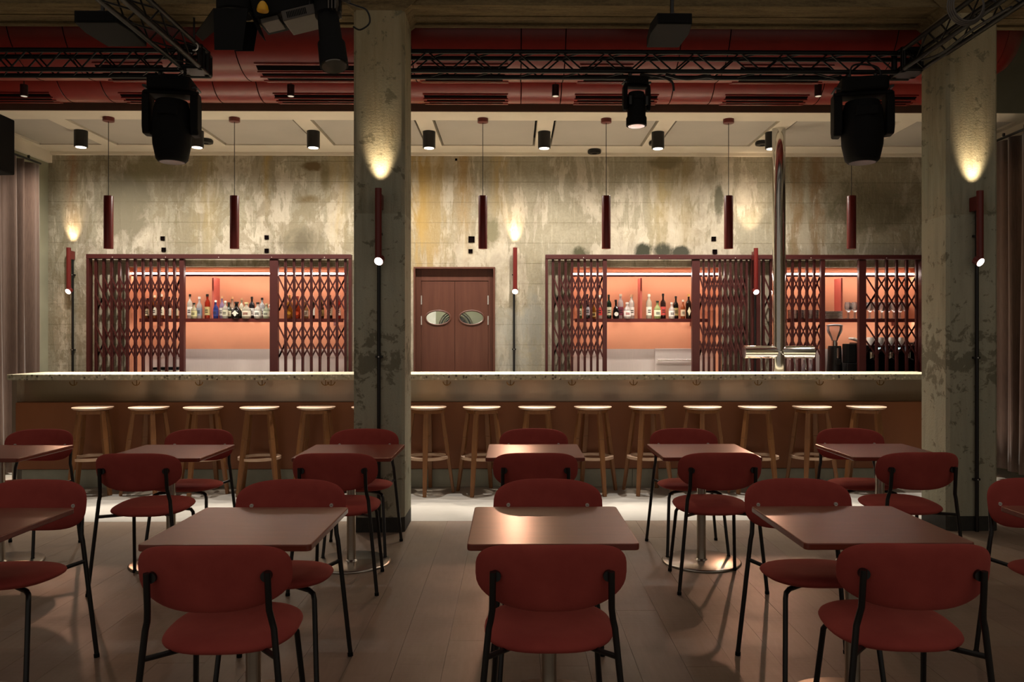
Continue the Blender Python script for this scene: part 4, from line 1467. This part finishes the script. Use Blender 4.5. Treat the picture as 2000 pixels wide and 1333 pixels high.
# ------------------------------------------------------------------ pendants
for i, px in enumerate((212, 458, 943, 1184, 1423, 1663)):
    YPn = 8.30
    x = PX(px, YPn)
    zb, zt_ = PZ(px, 486, YPn), PZ(px, 383, YPn)
    t = thing('pendant_lamp', 'slim red tube pendant over the bar, %s from the left' % ORD[i], 'pendant lamp', (x, YPn, HC), group='red tube pendants')
    MB().lathe([(.052, -.042), (.056, -.040), (.056, 0)], 28).build('canopy', 'red_paint', t, 50)
    MB().cyl((0, 0, zt_ - HC - .003), (0, 0, -.042), .0035, 8).build('cord', 'black_metal', t)
    MB().lathe([(.040, zb - HC + .004), (.0465, zb - HC), (.0465, zt_ - HC - .003), (.044, zt_ - HC), (.0, zt_ - HC)], 32).build('tube_shade', 'red_paint', t, 50)
    MB().cyl((0, 0, zb - HC + .005), (0, 0, zb - HC + .009), .038, 24).build('diffuser', 'pendant_lens', t)
    spot('pendant_light', (0, 0, zb - HC - .01), (0, 0, zb - HC - 1), P_PEND, 95, .6, .035, (1.0, .89, .74), t)

# ------------------------------------------------------------------ cylinder downlights
for i, px in enumerate((158, 385, 612, 838, 1063, 1285, 1507)):
    yy = 8.83
    x = PX(px, yy)
    t = thing('cylinder_downlight', 'black cylinder downlight on the bar ceiling, %s from the left' % ORD[i], 'downlight', (x, yy, HC), group='black ceiling downlights')
    MB().lathe([(.062, -.182), (.070, -.180), (.070, 0)], 32).build('housing', 'black_metal', t, 50)
    MB().cyl((0, 0, -.1845), (0, 0, -.178), .054, 24).build('lens', 'downlight_lens', t)
    spot('downlight', (0, 0, -.20), (0, .42, -2.0), P_DOWN, 155, 1.0, .05, (1.0, .92, .80), t)
for px, py, nm in ((402, 276, 'next to the second downlight'), (1161, 294, 'between two downlights near the wall'), (1489, 277, 'left of the chrome pipe'), (1281, 277, 'behind the sixth downlight')):
    yy = 2.306 * FPX / (CY - py) - .05
    x = PX(px, yy)
    t = thing('ceiling_speaker', 'flat black disc fitting on the ceiling ' + nm, 'ceiling fitting', (x, yy, HC), group='flat ceiling discs')
    MB().lathe([(.06, -.048), (.078, -.044), (.082, -.03), (.082, -.014), (.07, 0)], 28).build('body', 'black_metal', t, 50)
    MB().lathe([(.02, -.052), (.03, -.050), (.03, -.047)], 16).build('grille', 'black_matte', t)

# small spots hanging between the ducts, over the stools
for i, px in enumerate((47, 568, 1085, 1598)):
    yy = 7.43
    x = PX(px, yy)
    zt_, zb = PZ(px, 166, yy), PZ(px, 188, yy)
    t = thing('duct_spot', 'small black cylinder spot hanging below the red ducts, %s from the left' % ORD[i], 'spotlight', (x, yy, zb), group='small spots between the ducts')
    h = zt_ - zb
    MB().lathe([(.028, -.001), (.033, 0), (.033, h)], 24).build('housing', 'black_metal', t, 50)
    MB().cyl((0, 0, -.002), (0, 0, .004), .026, 20).build('lens', 'spot_lens', t)
    MB().cyl((0, 0, h), (0, 0, 4.9 - zb), .004, 8).build('hanger_rod', 'black_metal', t)
    spot('bar_spot', (0, 0, -.012), (0, -.04, -3.7), P_BAR, 78, .7, .03, (1.0, .83, .66), t)


# track with spot heads tucked between the rear duct and the fascia
trk = thing('spot_track', 'black track with spot heads tucked behind the rear duct', 'track light', (0, 8.0, 3.93))
MB().box((XL + .6, .012, .0), (XR - .6, .038, .03)).build('track', 'black_metal', trk, 0)
for i in range(8):
    x = PX(212, 8.3) + .30 + i * 1.09
    MB().cyl((x, 0.005, -.05), (x, 0.005, .01), .018, 14).build('spot_head', 'black_metal', trk)
    spot('track_light', (x, 0.003, -.06), (x, -.50, -3.93), P_TRACK, 38, .5, .016, (1.0, .94, .87), trk)

# ------------------------------------------------------------------ wall lamps with conduit
def wall_lamp(px, top, bot, disc, ysurf, label, conduit_px, floor_z, tilt, side, wpx):
    pdn = P_DN if ysurf > 8 else P_DN * .12
    yl = ysurf - .105
    x = PX(px, yl)
    z1, z0 = PZ(px, top, yl), PZ(px, bot, yl)
    t = thing('wall_lamp', label, 'wall lamp', (x, ysurf, z0), group='red tube wall lamps')
    r = wpx / 2 / FPX * yl
    L = z1 - z0
    MB().lathe([(r, 0), (r, L), (r * .86, L), (r * .86, L - .05), (0, L - .05)], 24, Matrix.Translation((0, -.105, 0))).build('tube', 'red_paint', t, 50)
    MB().box((-.022, -.105 + r * .6, L * .72), (.022, 0, L * .93)).build('mounting_block', 'red_paint', t, 0, .004)
    # round tilted head with a bright lens
    zc = PZ(px, disc, yl) - z0
    nrm = Vector((tilt, -.80, -.55)).normalized()
    c = Vector((side, -.105 - .012, zc))
    hd = MB().cyl(c - nrm * .045, c, r * 1.35, 28).build('tilted_head', 'red_paint', t)
    MB().cyl(c - nrm * .004, c + nrm * .003, r * 1.26, 28).build('lens', 'lamp_lens', hd)
    spot('lamp_head_light', tuple(c + nrm * .02), tuple(c + nrm), pdn, 110, .8, .03, (1.0, .50, .31), t)
    MB().cyl((0, -.105, L - .048), (0, -.105, L - .044), r * .8, 20).build('up_lens', 'downlight_lens', t)
    spot('up_light', (0, -.105, L + .004), (0, -.105 + .47, L + 1.0), P_UP, 50, .9, .03, (1.0, .74, .47), t)
    # conduit with clips
    yc = ysurf - .022
    xc = PX(conduit_px, yc) - x
    zb = floor_z - z0
    zt_ = L * .75
    MB().tube([(xc, -.022, zb), (xc, -.022, zt_ - .03), (xc * .6, -.022, zt_), (0, -.03, zt_ + .02)], .0135, 12).build('conduit', 'black_metal', t)
    k = 0
    zz = zt_ - .20
    while zz > zb + .1:
        MB().box((xc - .026, -.026, zz - .008), (xc + .026, 0, zz + .008)).build('clip', 'black_metal', t, 0, .002)
        MB().cyl((xc, -.040, zz), (xc, -.030, zz), .005, 8).build('clip_screw', 'screw_metal', t)
        zz -= .92
    return t


wall_lamp(739, 368, 503, 511, PY0, 'red tube wall lamp with bright lens on the left pillar', 740, 0.0, -.15, .004, 13)
wall_lamp(1914, 373, 505, 513, PY0, 'red tube wall lamp with bright lens on the right pillar', 1908, 0.0, .35, -.003, 13)
wall_lamp(134, 484, 564, 570, YW, 'red tube wall lamp on the concrete at the far left', 142, 0.9, -.2, 0, 8.5)
wall_lamp(1006, 484, 564, 570, YW, 'red tube wall lamp right of the double door', 1004, 0.9, -.05, 0, 8.5)
wall_lamp(1476.5, 485, 565, 571, YW - .16, 'red tube wall lamp between the two right hand niches', 1475, 0.95, .1, 0, 8.5)

# ------------------------------------------------------------------ ducts
def duct(name, label, yc, zc, r, x0, x1, seams, slots, group):
    t = thing(name, label, 'duct', (0, yc, zc), group=group)
    seg = 48
    cut = [x0] + sorted(seams) + [x1]
    for a, b in zip(cut[:-1], cut[1:]):
        m = MB()
        vs, fs = [], []
        prof = [(a, r - .004), (a + .006, r), (b - .006, r), (b, r - .004)]
        for x, rr in prof:
            for k in range(seg):
                an = 2 * PI * k / seg
                vs.append((x, rr * math.cos(an), rr * math.sin(an)))
        for i in range(3):
            for k in range(seg):
                fs.append((i * seg + k, (i + 1) * seg + k, (i + 1) * seg + (k + 1) % seg, i * seg + (k + 1) % seg))
        m.add(vs, fs)
        m.build('duct_section', 'duct_red', t, 30)
    for s in seams:
        m = MB()
        m.tube([(s, (r - .002) * math.cos(2 * PI * k / 48), (r - .002) * math.sin(2 * PI * k / 48)) for k in range(48)], .004, 6, closed=True)
        m.build('seam_ring', 'slot_dark', t)
    for s0, s1 in slots:
        for q, (a0, a1) in enumerate(((243, 250), (256, 261), (267, 274), (279, 284))):
            m = MB()
            vs, fs = [], []
            n = 5
            for k in range(n):
                an = R(a0 + (a1 - a0) * k / (n - 1))
                for x in (s0 + .02 * q, s1 - .02 * q):
                    vs += [(x, (r + .003) * math.cos(an), (r + .003) * math.sin(an)), (x, (r - .012) * math.cos(an), (r - .012) * math.sin(an))]
            for k in range(n - 1):
                b = k * 4
                fs += [(b, b + 2, b + 6, b + 4), (b + 1, b + 5, b + 7, b + 3), (b, b + 4, b + 5, b + 1), (b + 2, b + 3, b + 7, b + 6)]
            fs += [(0, 1, 3, 2), (4 * n - 4, 4 * n - 2, 4 * n - 1, 4 * n - 3)]
            m.add(vs, fs)
            m.build('slot', 'slot_dark', t, 0)
        for an in (239.5, 253, 264, 276.5, 288):
            MB().box((s0 - .01, (r + .002) * math.cos(R(an)) - .006, (r + .002) * math.sin(R(an)) - .006),
                     (s1 + .01, (r + .002) * math.cos(R(an)) + .006, (r + .002) * math.sin(R(an)) + .006)).build('slot_lip', 'duct_red', t, 0)
    return t


YA_, ZA_, RA_ = 6.98, 4.17, .44
fa = lambda px: PX(px, 6.62)
duct('air_duct', 'large dark red round air duct just behind the concrete beam', YA_, ZA_, RA_, XL + .05, fa(1965),
     [fa(v) for v in (20, 128, 455, 802, 1018, 1105, 1330, 1425, 1750)], [(fa(165), fa(300)), (fa(488), fa(690)), (fa(812), fa(990)), (fa(1138), fa(1240)), (fa(1458), fa(1640))], 'red air ducts')
YB_, ZB_, RB_ = 7.72, 4.03, .28
fb = lambda px: PX(px, 7.5)
duct('air_duct', 'smaller red round air duct closer to the bar ceiling', YB_, ZB_, RB_, XL + .05, fb(1885),
     [fb(v) for v in (112, 196, 415, 500, 1018, 1097, 1316, 1396, 1610, 1850)], [(fb(-60), fb(85)), (fb(225), fb(300)), (fb(530), fb(690)), (fb(826), fb(990)), (fb(1126), fb(1288)), (fb(1423), fb(1585)), (fb(1690), fb(1800))], 'red air ducts')
# rounded end of the large duct
en = MB().lathe([(.44, 0), (.425, .07), (.36, .17), (.22, .25), (.0, .28)], 40, Matrix.Translation((fa(1965), YA_, ZA_)) @ Matrix.Rotation(R(90), 4, 'Y'))
eo = en.build('end_cap', 'duct_red', bpy.data.objects['air_duct'], 40)
eo.location = (0, -YA_, -ZA_)


# ------------------------------------------------------------------ trusses
def truss(name, label, a, b, h, w, bays, first=1):
    """Box truss from a to b (centres of the lower edge), height h, width w."""
    a, b = Vector(a), Vector(b)
    t = thing(name, label, 'truss', tuple(a), group='black lighting trusses')
    d = b - a
    L = d.length
    ax = d.normalized()
    s = ax.cross(Vector((0, 0, 1))).normalized()
    up = Vector((0, 0, 1))
    P = lambda q, si, z: ax * q + s * (si * w / 2) + up * (z * h)
    for si in (-1, 1):
        for z in (0, 1):
            MB().tube([P(0, si, z), P(L, si, z)], .019, 10).build('chord', 'truss_black', t)
    st = L / bays
    for si in (-1, 1):
        for k in range(bays):
            MB().tube([P(k * st, si, 1 if (k % 2 == 0) == (first == 1) else 0), P((k + 1) * st, si, 0 if (k % 2 == 0) == (first == 1) else 1)], .007, 6).build('brace', 'truss_black', t)
    for z in (0, 1):
        for k in range(0, bays, 2):
            MB().tube([P(k * st, -1, z), P((k + 1) * st, 1, z)], .007, 6).build('brace', 'truss_black', t)
    for q in (0, L):
        m = MB()
        for si in (-1, 1):
            m.tube([P(q, si, 0), P(q, si, 1)], .013, 8)
        for z in (0, 1):
            m.tube([P(q, -1, z), P(q, 1, z)], .013, 8)
        m.build('end_frame', 'truss_black', t)
    return t


YT = 6.53
TZ0, TZ1 = PZ(1000, 138.5, YT - .08), PZ(1000, 101, YT - .08)
TH = TZ1 - TZ0
TW = .155
xcL = PX(405, YT)
xcR = PX(1783, YT)
truss('lighting_truss', 'black truss along the ducts at the upper left', (XL + .1, YT, TZ0), (xcL, YT, TZ0), TH, TW, 22)
truss('lighting_truss', 'black truss spanning between the two pillars', (PX(750, YT), YT, TZ0), (xcR, YT, TZ0), TH, TW, 24)
truss('lighting_truss', 'black truss running toward the camera at the upper left', (xcL - TW * .5, YT - TW - .02, TZ0), (xcL - TW * .5, 3.2, TZ0), TH, TW, 18)
truss('lighting_truss', 'black truss running toward the camera past the right pillar', (xcR - TW * .5, YT - TW - .02, TZ0), (xcR - TW * .5, 3.2, TZ0), TH, TW, 18)
for nm, xc in (('left', xcL), ('right', xcR)):
    c = thing('truss_corner', 'black corner block of the %s truss' % nm, 'truss corner', (xc - TW * .5, YT - TW / 2, TZ0), group='truss corners')
    m = MB()
    for sx in (-1, 1):
        for sy in (-1, 1):
            m.tube([(sx * TW / 2, sy * TW / 2, -.02), (sx * TW / 2, sy * TW / 2, TH + .02)], .024, 8)
    m.build('corner_posts', 'truss_black', c)
    for z in (-.012, TH + .012):
        MB().box((-TW / 2 - .02, -TW / 2 - .02, z - .008), (TW / 2 + .02, TW / 2 + .02, z + .008)).build('corner_plate', 'truss_black', c, 0, .004)
    for sx in (-1, 1):
        for z in (0, TH):
            MB().cyl((sx * TW / 2, -TW / 2 - .03, z), (sx * TW / 2, -TW / 2 - .02, z), .008, 8).build('corner_bolt', 'screw_metal', c)


# ------------------------------------------------------------------ moving heads
def moving_head(px, top, bot, wpx, yy, label, kind='beam', yaw=0.0):
    x = PX(px, yy)
    z1, z0 = PZ(px, top, yy), PZ(px, bot, yy)
    W = wpx / FPX * yy
    Ht = z1 - z0
    t = thing('moving_head', label, 'stage light', (x, yy, z1), yaw, group='moving head stage lights')
    M = lambda v: v * Ht
    # base with clamp, handles
    MB().prism(rrect(W * .78, W * .62, W * .1), -M(.20), -M(.05)).build('base', 'black_matte', t, 0, .012)
    MB().box((-W * .30, -W * .32, -M(.185)), (W * .30, -W * .30, -M(.08))).build('control_panel', 'black_rubber', t, 0, .004)
    for s in (-1, 1):
        MB().tube([(s * W * .39, -W * .15, -M(.16)), (s * W * .47, -W * .15, -M(.15)), (s * W * .47, W * .15, -M(.15)), (s * W * .39, W * .15, -M(.16))], .010, 8).build('handle', 'black_metal', t)
        MB().tube([(s * W * .22, 0, -M(.05)), (s * W * .22, 0, M(.02)), (s * W * .22, .03, M(.05))], .014, 8).build('clamp', 'black_metal', t)
    MB().bar((-W * .30, 0, -M(.045)), (W * .30, 0, -M(.045)), .03, .05, up=(0, 1, 0)).build('clamp_bracket', 'black_metal', t, 0, .004)
    # yoke
    for s in (-1, 1):
        ol = [(-W * .16, -M(.20)), (W * .16, -M(.20)), (W * .20, -M(.30)), (W * .20, -M(.62)), (W * .14, -M(.70)), (-W * .14, -M(.70)), (-W * .20, -M(.62)), (-W * .20, -M(.30))]
        m = MB()
        n = len(ol)
        xa, xb = s * W * .36, s * W * .50
        m.add([(xa, a, b) for a, b in ol] + [(xb, a * .86, b * .99 - .003) for a, b in ol],
              [tuple(range(n)), tuple(range(2 * n - 1, n - 1, -1))] + [(k, (k + 1) % n, n + (k + 1) % n, n + k) for k in range(n)])
        m.build('yoke_arm', 'black_matte', t, 0, .012)
    MB().prism(rrect(W * .96, W * .4, W * .08), -M(.245), -M(.20)).build('yoke_top', 'black_matte', t, 0, .01)
    # head
    if kind == 'beam':
        prof = [(.0, -M(1.0)), (W * .24, -M(1.0)), (W * .285, -M(.97)), (W * .34, -M(.80)), (W * .355, -M(.62)), (W * .34, -M(.42)), (W * .28, -M(.30)), (0, -M(.28))]
        MB().lathe(prof[::1], 32).build('head', 'black_matte', t, 45)
        MB().lathe([(W * .18, -M(1.002)), (W * .22, -M(1.004)), (W * .22, -M(.99))], 28).build('front_lens', 'black_metal', t, 45)
    else:
        MB().lathe([(W * .34, -M(1.0)), (W * .37, -M(.99)), (W * .37, -M(.84)), (W * .33, -M(.80)), (W * .33, -M(.45)), (W * .28, -M(.34)), (0, -M(.32))], 32).build('head', 'black_matte', t, 45)
        MB().lathe([(0, -M(1.002)), (W * .30, -M(1.002)), (W * .32, -M(.985))], 28).build('front_lens', 'lens_glass', t, 45)
        for s in (-1, 1):
            MB().box((s * W * .30 - .01, -W * .34, -M(.62)), (s * W * .30 + .01, -W * .26, -M(.45))).build('cooling_fin', 'black_metal', t, 0)
    MB().box((-W * .18, -W * .37, -M(.50)), (W * .18, -W * .30, -M(.40))).build('head_vent', 'black_matte', t, 0, .006)
    return t


moving_head(336, 148, 317, 103, 6.42, 'large black moving head light hanging at the upper left', 'beam', .15)
moving_head(1684, 150, 318, 112, 6.42, 'large black moving head light hanging near the right pillar', 'beam', -.2)
moving_head(1243, 148, 247, 54, 6.45, 'small black moving head light with clear lens at the truss centre', 'wash', .1)

# ------------------------------------------------------------------ other stage gear at the top edge
def black_speaker(px, py0, py1, wpx, yy, label, dep=.30):
    x = PX(px, yy)
    z1, z0 = PZ(px, py0, yy), PZ(px, py1, yy)
    w = wpx / FPX * yy
    t = thing('hanging_speaker', label, 'speaker', (x, yy, z0), group='small hanging black speakers')
    MB().prism([(-w / 2, 0), (w / 2, 0), (w * .58, dep * .4), (w * .5, dep), (-w * .5, dep), (-w * .58, dep * .4)], 0, z1 - z0).build('cabinet', 'black_matte', t, 0, .006)
    MB().box((-w * .44, -.006, .01), (w * .44, .002, z1 - z0 - .01)).build('grille', 'black_rubber', t, 0, .002)
    MB().tube([(0, .1, z1 - z0), (0, .1, z1 - z0 + .10), (.02, .1, 4.4 - z0)], .014, 8).build('hanger', 'black_metal', t)
    MB().cyl((0, .1, z1 - z0), (0, .1, z1 - z0 + .03), .03, 12).build('swivel', 'fixture_grey', t)
    return t


black_speaker(1318, 25, 47, 68, 5.55, 'flat black speaker hanging in front of the beam right of centre', .45)
black_speaker(186, 20, 44, 82, 5.45, 'flat black speaker hanging in front of the beam at the upper left', .45)
# tall dark speaker at the left frame edge
ls = thing('column_speaker', 'black speaker cabinet cut off by the left picture edge', 'speaker', (PX(-86, 4.6), 4.6, PZ(0, 322, 4.6)))
MB().prism([(-.16, -.02), (.13, -.02), (.155, .10), (.15, .30), (-.16, .30)], 0, PZ(0, 207, 4.6) - PZ(0, 322, 4.6)).build('cabinet', 'black_matte', ls, 0, .008)
MB().box((-.14, -.03, .02), (.10, -.018, .34)).build('grille', 'black_rubber', ls, 0)
MB().tube([(0, .15, .35), (0, .15, 2.3)], .015, 8).build('hanger', 'black_metal', ls)

YF = 5.0
SZ = lambda py: PZ(600, py, YF)
SX = lambda px: PX(px, YF)
# bar that carries the lights left of the pillar
lb = thing('lighting_bar', 'black pipe along the top edge carrying stage lights', 'pipe', (SX(560), YF, SZ(-25)))
MB().tube([(-.75, 0, 0), (.62, 0, 0)], .024, 12).build('pipe', 'truss_black', lb)
for q in (-.7, .1, .58):
    MB().tube([(q, 0, 0), (q, 0, 4.9 - SZ(-25))], .010, 8).build('drop_rod', 'truss_black', lb)
# profile spot pointing down and right
ps = thing('profile_spot', 'black profile spotlight with glass lens beside the left pillar', 'stage light', (SX(650), YF - .06, SZ(60)))
A = Vector((SX(640) - SX(650), 0, SZ(0) - SZ(60)))
B = Vector((SX(664) - SX(650), -.10, SZ(146) - SZ(60)))
dr = (B - A).normalized()
MB().tube([A, A + dr * .14, A + dr * .15, B - dr * .16, B - dr * .15, B], [.072, .078, .064, .070, .083, .086], 28).build('barrel', 'black_matte', ps)
MB().tube([B - dr * .002, B + dr * .006], [.078, .074], 28).build('front_lens', 'lens_glass', ps)
MB().box((A.x - .11, -.10, A.z - .02), (A.x + .02, .10, A.z + .16)).build('lamp_house', 'black_matte', ps, 0, .012)
for s in (-1, 1):
    MB().bar((A.x + s * .095, 0, A.z - .10), (A.x + s * .095, .03, A.z + .20), .006, .035).build('yoke_arm', 'black_metal', ps, 0)
MB().bar((A.x - .10, .03, A.z + .20), (A.x + .10, .03, A.z + .20), .006, .035).build('yoke_bridge', 'black_metal', ps, 0)
MB().tube([(A.x + .10, -.02, A.z - .02), (A.x + .155, -.03, A.z - .04)], .016, 8).build('knob', 'fixture_grey', ps)
for k in range(3):
    MB().box((A.x + .04 + .02 * k, -.11, A.z - .12), (A.x + .048 + .02 * k, .06, A.z + .02)).build('shutter_blade', 'fixture_grey', ps, 0)
# projector-like fixture, grey with vents
pj = thing('grey_projector', 'black and grey vented fixture at the top edge left of the pillar', 'stage light', (SX(560), YF + .05, SZ(25)))
Mx = Matrix.Rotation(R(-14), 4, 'Y')
MB().box((-.19, -.12, -.02), (.19, .16, .16), Mx).build('body', 'black_matte', pj, 0, .01)
fp = MB().box((-.02, -.135, -.085), (.19, .10, -.02), Mx).build('vent_panel', 'fixture_grey', pj, 0, .006)
for k in range(12):
    MB().box((.012 + .0105 * k, -.138, -.072), (.018 + .0105 * k, -.134, -.034), Mx).build('vent_slit', 'black_rubber', fp, 0)
MB().box((.0, -.125, .06), (.08, -.118, .10), Mx).build('rating_plate', 'fixture_grey', pj, 0, .002)
MB().box((-.16, -.10, -.05), (-.05, .06, -.02), Mx).build('end_plate', 'fixture_grey', pj, 0, .004)
MB().tube([(-.03, 0, .16), (-.03, 0, .32)], .012, 8).build('hanger', 'black_metal', pj)
yl = thing('yellow_connector', 'bright yellow plug cap hanging at the top edge', 'connector', (SX(525), YF - .12, SZ(38)))
MB().lathe([(.034, 0), (.036, .008), (.030, .035), (.018, .055), (.012, .06)], 20).build('cap', 'yellow_plastic', yl)
MB().tube([(0, 0, .058), (0, .02, .10), (.01, .06, .16)], .007, 8).build('lead', 'cable_black', yl)
# fresnel with barn doors
fz = thing('barn_door_light', 'black light with open barn doors at the top edge', 'stage light', (SX(462), YF, SZ(10)))
MB().lathe([(.11, -.06), (.12, -.05), (.12, .10), (.09, .16), (0, .17)], 28).build('housing', 'black_matte', fz)
MB().lathe([(0, -.062), (.10, -.062), (.105, -.055)], 28).build('front_lens', 'black_metal', fz)
S = .105
for k in range(4):
    a = PI / 2 * k
    m = MB()
    dn = (.27, .14, .17, .14)[k]
    ex = (.04, .06, .05, .13)[k]
    M4 = Matrix.Rotation(a, 4, 'Z')
    w0, w1 = S, S * (.55 if k != 0 else .8)
    vs = [(-w0, -S, -.065), (w0, -S, -.065), (w1, -S - ex, -.065 - dn), (-w1, -S - ex, -.065 - dn)]
    vs += [(x, y + .003, z) for x, y, z in vs]
    m.add(vs, [(0, 1, 2, 3), (7, 6, 5, 4), (0, 4, 5, 1), (1, 5, 6, 2), (2, 6, 7, 3), (3, 7, 4, 0)], M4)
    m.build('barn_door', 'black_matte', fz, 0)
MB().tube([(-.14, 0, .03), (-.14, 0, .2), (.14, 0, .2), (.14, 0, .03)], .008, 8).build('yoke', 'black_metal', fz)
MB().tube([(0, 0, .2), (0, 0, .34)], .012, 8).build('hanger', 'black_metal', fz)

# safety hook on the left truss
sh = thing('truss_hook', 'small black hoist ball and hook on the left truss', 'hook', (xcL, 6.26, TZ1 + .012))
MB().tube([(0, 0, -.02), (0, 0, .20)], .008, 8).build('rod', 'black_metal', sh)
MB().lathe([(0, .17), (.02, .178), (.028, .20), (.02, .222), (0, .23)], 16).build('ball', 'black_metal', sh)
MB().tube([(.03 * math.sin(R(a)), 0, -.02 - .03 + .03 * math.cos(R(a))) for a in range(0, 220, 20)], .006, 8).build('shackle', 'screw_metal', sh)

# cable coils and loose runs
cc = thing('cable_coil', 'coil of grey cable hanging on the right truss leg', 'cable', (PX(1888, 5.2), 5.2, PZ(1888, 12, 5.2)))
for k in range(4):
    MB().tube([((.098 + .008 * k) * math.cos(2 * PI * q / 36), .01 * k - .02, (.105 + .006 * k) * math.sin(2 * PI * q / 36)) for q in range(36)], .0055, 6, closed=True).build('loop', 'cable_grey', cc)
def cable(label, pts, r=.007):
    # smooth a hand-laid run
    P = [Vector(p) for p in pts]
    out = []
    for i in range(len(P) - 1):
        p0, p1, p2, p3 = P[max(i - 1, 0)], P[i], P[i + 1], P[min(i + 2, len(P) - 1)]
        for q in range(6):
            u = q / 6
            out.append(.5 * ((2 * p1) + (p2 - p0) * u + (2 * p0 - 5 * p1 + 4 * p2 - p3) * u * u + (3 * p1 - p0 - 3 * p2 + p3) * u ** 3))
    out.append(P[-1])
    o = MB().tube(out, r, 6).build('cable', 'cable_black')
    tag(o, label, 'cable', 'black cables on the trusses')
def W3(px, py, y):
    return (PX(px, y), y, PZ(px, py, y))
cable('black cable drooping from the truss right of the small moving head', [W3(1252, 146, 6.40), W3(1290, 150, 6.40), W3(1312, 160, 6.40), W3(1316, 178, 6.40)], .010)
cable('black cable bundle sagging under the truss right of centre', [W3(1300, 146, 6.41), W3(1340, 154, 6.41), W3(1380, 150, 6.41), W3(1396, 153, 6.41)], .014)
cable('thin cable loop above the right moving head', [W3(1660, 160, 6.38), W3(1664, 130, 6.38), W3(1690, 126, 6.38), W3(1716, 134, 6.38), W3(1722, 160, 6.38)], .008)
cable('black cable hanging beside the profile spotlight at the left pillar', [W3(652, -6, 4.95), W3(692, 10, 5.05), W3(716, 20, 5.1), W3(722, 44, 5.1), W3(704, 58, 5.1), W3(690, 52, 5.1)], .006)
cable('cable sagging along the right truss leg', [W3(1800, 118, 6.0), W3(1840, 104, 5.7), W3(1900, 58, 5.3), W3(1975, 14, 4.9)], .010)
cable('thin cable under the truss left of the right moving head', [W3(1590, 144, 6.4), W3(1625, 152, 6.4), W3(1655, 163, 6.4)], .006)


# ------------------------------------------------------------------ curtains
def curtain(label, x, y0, y1, z0, z1, amp, wave, ph, rail_label):
    n = 160
    m = MB()
    vs, fs = [], []
    rows = 9
    for r_ in range(rows):
        f = r_ / (rows - 1)
        for k in range(n):
            s = k / (n - 1)
            y = y0 + (y1 - y0) * s
            a = 2 * PI * s * (y1 - y0) / wave + ph
            d = amp * (math.sin(a) + .35 * math.sin(2.3 * a + 1.2 + f * .8)) * (.75 + .35 * f)
            vs.append((x + d, y + .03 * math.sin(a * .5 + 2 * f), z1 + (z0 - z1) * f))
    for r_ in range(rows - 1):
        for k in range(n - 1):
            fs.append((r_ * n + k, r_ * n + k + 1, (r_ + 1) * n + k + 1, (r_ + 1) * n + k))
    m.add(vs, fs)
    t = thing('curtain', label, 'curtain', (0, 0, 0), group='brown side curtains')
    o = m.build('cloth', 'curtain_cloth', t, 180)
    so = o.modifiers.new('thickness', 'SOLIDIFY')
    so.thickness = .004
    rt = thing('curtain_rail', rail_label, 'curtain rail', (x, y0, z1 + .03), group='curtain rails')
    MB().tube([(0, 0, 0), (0, y1 - y0 + .06, 0)], .013, 10).build('rail', 'black_metal', rt)
    for k in range(7):
        yy = (y1 - y0) * (k + .5) / 7
        MB().box((-.01, yy - .01, .0), (.01, yy + .01, .045)).build('bracket', 'black_metal', rt, 0)
    return t


curtain('brown curtain on the left side wall', -5.42, 6.9, 9.12, 0.02, 3.44, .055, .21, .4, 'black curtain rail along the left side')
curtain('dark brown curtain on the right side behind the pillar', 5.02, 6.9, 9.3, 0.13, 3.49, .055, .23, 1.3, 'black curtain rail along the right side')
